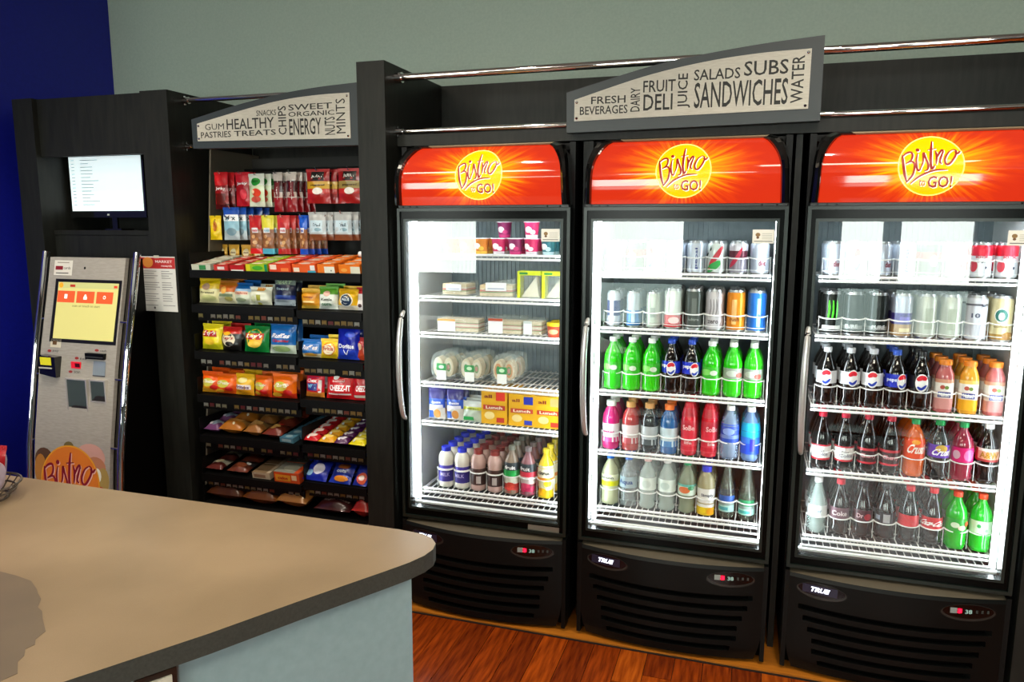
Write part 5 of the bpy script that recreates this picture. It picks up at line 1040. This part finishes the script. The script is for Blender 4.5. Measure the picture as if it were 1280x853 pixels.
# notice paper on the cabinet post
pn = MB().box(-2.712, -2.503, -.0035, -.0015, 1.252, 1.505, mat('#dadad6', .6)); S0 = flat(-.0035)
pn.rect(S0, -2.712, 1.450, -2.503, 1.500, mat('#b82c2c', .5), 1, 1, .0004); pn.oval(S0, -2.655, 1.478, .030, .024, mat('#e09040', .5), 18, .0008)
pn.text(S0, 'MARKET', -2.565, 1.482, .095, .012, mat('#f4e8e4', .5), off=.0008); pn.text(S0, 'rewards', -2.550, 1.463, .060, .010, mat('#f4e8e4', .5), off=.0008)
for i in range(16):
    z = 1.436-i*.0105
    if i % 5 != 4:
        pn.rect(S0, -2.697, z, -2.697+random.uniform(.07, .105), z+.0032, mat('#8c8c8c', .6), 1, 1, .0004); pn.rect(S0, -2.583, z, -2.583+random.uniform(.04, .068), z+.0032, mat('#8c8c8c', .6), 1, 1, .0004)
pn.oval(S0, -2.632, 1.268, .006, .006, mat('#606060', .6), 10, .0004)
o = pn.build('notice'); tag(o, 'white printed notice with red header taped to the cabinet post', 'notice'); MB().box(-2.62, -2.59, -.0044, -.0041, 1.498, 1.510, mat('#c8c8b8', .4)).build('tape', o)

# ------------------------------------------------------------------ island counter
top = [(-2.9, -2.62), (-1.55, -2.58), (-1.28, -2.42), (-1.10, -2.20), (-1.01, -2.045), (-.945, -1.945), (-.856, -1.805), (-.776, -1.664), (-.68, -1.503), (-.650, -1.450), (-.634, -1.410), (-.629, -1.375), (-.636, -1.345), (-.655, -1.322), (-.685, -1.307), (-.745, -1.300), (-2.9, -1.296)]
ct, nt, b, N, L = nodemat('speckled tan laminate')
tc = N('ShaderNodeTexCoord'); n1 = N('ShaderNodeTexNoise'); n1.inputs['Scale'].default_value = 2.2; n1.inputs['Detail'].default_value = 5; n2 = N('ShaderNodeTexNoise'); n2.inputs['Scale'].default_value = 420
cr = N('ShaderNodeValToRGB'); cr.color_ramp.elements[0].color = (*lin('#7e6c52'), 1); cr.color_ramp.elements[1].color = (*lin('#9b866a'), 1); cr.color_ramp.elements[0].position = .35; cr.color_ramp.elements[1].position = .68
mx = N('ShaderNodeMixRGB'); mx.blend_type = 'MULTIPLY'; mx.inputs[0].default_value = .35
c2 = N('ShaderNodeValToRGB'); c2.color_ramp.elements[0].color = (.55, .5, .45, 1); c2.color_ramp.elements[1].color = (1, 1, 1, 1)
L(tc.outputs['Object'], n1.inputs['Vector']); L(tc.outputs['Object'], n2.inputs['Vector']); L(n1.outputs['Fac'], cr.inputs[0]); L(n2.outputs['Fac'], c2.inputs[0]); L(cr.outputs[0], mx.inputs[1]); L(c2.outputs[0], mx.inputs[2])
L(mx.outputs[0], b.inputs['Base Color']); b.inputs['Roughness'].default_value = .34; b.inputs['Specular IOR Level'].default_value = .35
isl = empty('island_counter', (0, 0, 0)); tag(isl, 'island with tan laminate top and pale blue base in the foreground', 'counter')
EDGE = noisy('dark edge band', '#3c403c', '#484c48', 200, .4)
cto = MB().slab(top, .912, .95, EDGE, ct).build('countertop', isl)
DARKPATCH = noisy('darker brown patch', '#5e5140', '#6c5d49', 5, .4)
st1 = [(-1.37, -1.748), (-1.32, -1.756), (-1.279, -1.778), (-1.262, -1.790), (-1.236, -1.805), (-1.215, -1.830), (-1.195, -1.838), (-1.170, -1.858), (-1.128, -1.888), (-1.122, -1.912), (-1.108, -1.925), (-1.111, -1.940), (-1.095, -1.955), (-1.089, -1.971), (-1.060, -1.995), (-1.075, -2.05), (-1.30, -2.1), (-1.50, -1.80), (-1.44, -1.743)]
MB().slab(st1[::-1], .9502, .9506, DARKPATCH).build('dark_patch', cto)  # darker jagged patch laid flat on the countertop
base = [(-2.8, -2.50), (-1.52, -2.46), (-1.14, -2.22), (-.652, -1.437), (-2.8, -1.40)]
PB = noisy('pale blue panel', '#93adb2', '#9bb5ba', 50, .5)
bs = MB().slab(base, 0, .911, PB).build('base', isl)
dx, dy = -.46, -.742; ln = math.hypot(dx, dy); dx /= ln; dy /= ln   # along the slanted side, towards the camera
def side(d, out): return (-.680+dx*d-dy*out*1.0, -1.478+dy*d+dx*out)
def sidebox(d0, d1, o0, o1, z0, z1, m, name, par):
    p = [side(d0, o0), side(d1, o0), side(d1, o1), side(d0, o1)]
    a = sum(p[i][0]*p[(i+1) % 4][1]-p[(i+1) % 4][0]*p[i][1] for i in range(4))
    return MB().slab(p if a > 0 else p[::-1], z0, z1, m).build(name, par)
bp = sidebox(.425, .49, .0015, .012, .55, .905, noisy('brown outlet board', '#2c1a10', '#3c2416', 20, .5), 'outlet_board', isl)
op = sidebox(.434, .478, .0125, .017, .76, .895, mat('#d8d4c4', .4), 'outlet_plate', bp)
for z in (.870, .815): sidebox(.442, .470, .0172, .0195, z-.016, z+.016, mat('#e4e0d0', .35), 'socket', bp)

# packet basket at the left end of the counter
bk = empty('wire_basket', (-1.855, -1.47, .95)); tag(bk, 'round wire basket at the left edge of the counter', 'basket')
for z, r in ((.004, .075), (.022, .092), (.040, .104)):
    MB().tube([(r*math.cos(2*math.pi*i/28), r*math.sin(2*math.pi*i/28), z) for i in range(29)], .0028, mat('#6a6058', .3, .8), 5).build('hoop', bk)
sp_ = MB()
for i in range(20): a = 2*math.pi*i/20; sp_.tube([(.075*math.cos(a), .075*math.sin(a), .004), (.104*math.cos(a), .104*math.sin(a), .040)], .0016, mat('#6a6058', .3, .8), 4)
sp_.build('spokes', bk)
pk = bag('candy_packet', .085, .10, .05, [('#b8a8b8', .35), ('#a81420', .65)], [O_(0, .6, .5, .2, '#d04048'), R_(-.8, .3, .8, .38, '#e8e0e4')], 'packet')
for i, (a, b_, c_, r_) in enumerate(((-.035, -.02, .012, .3), (.032, .02, .014, -.5), (0, .045, .03, .1))):
    place(pk, (-1.855+a, -1.47+b_, .95+c_), 'red and clear candy packet in wire basket, %s' % ('at the front', 'at the right', 'at the back')[i], 'candy packets in the basket', rz=r_, rx=-.2)
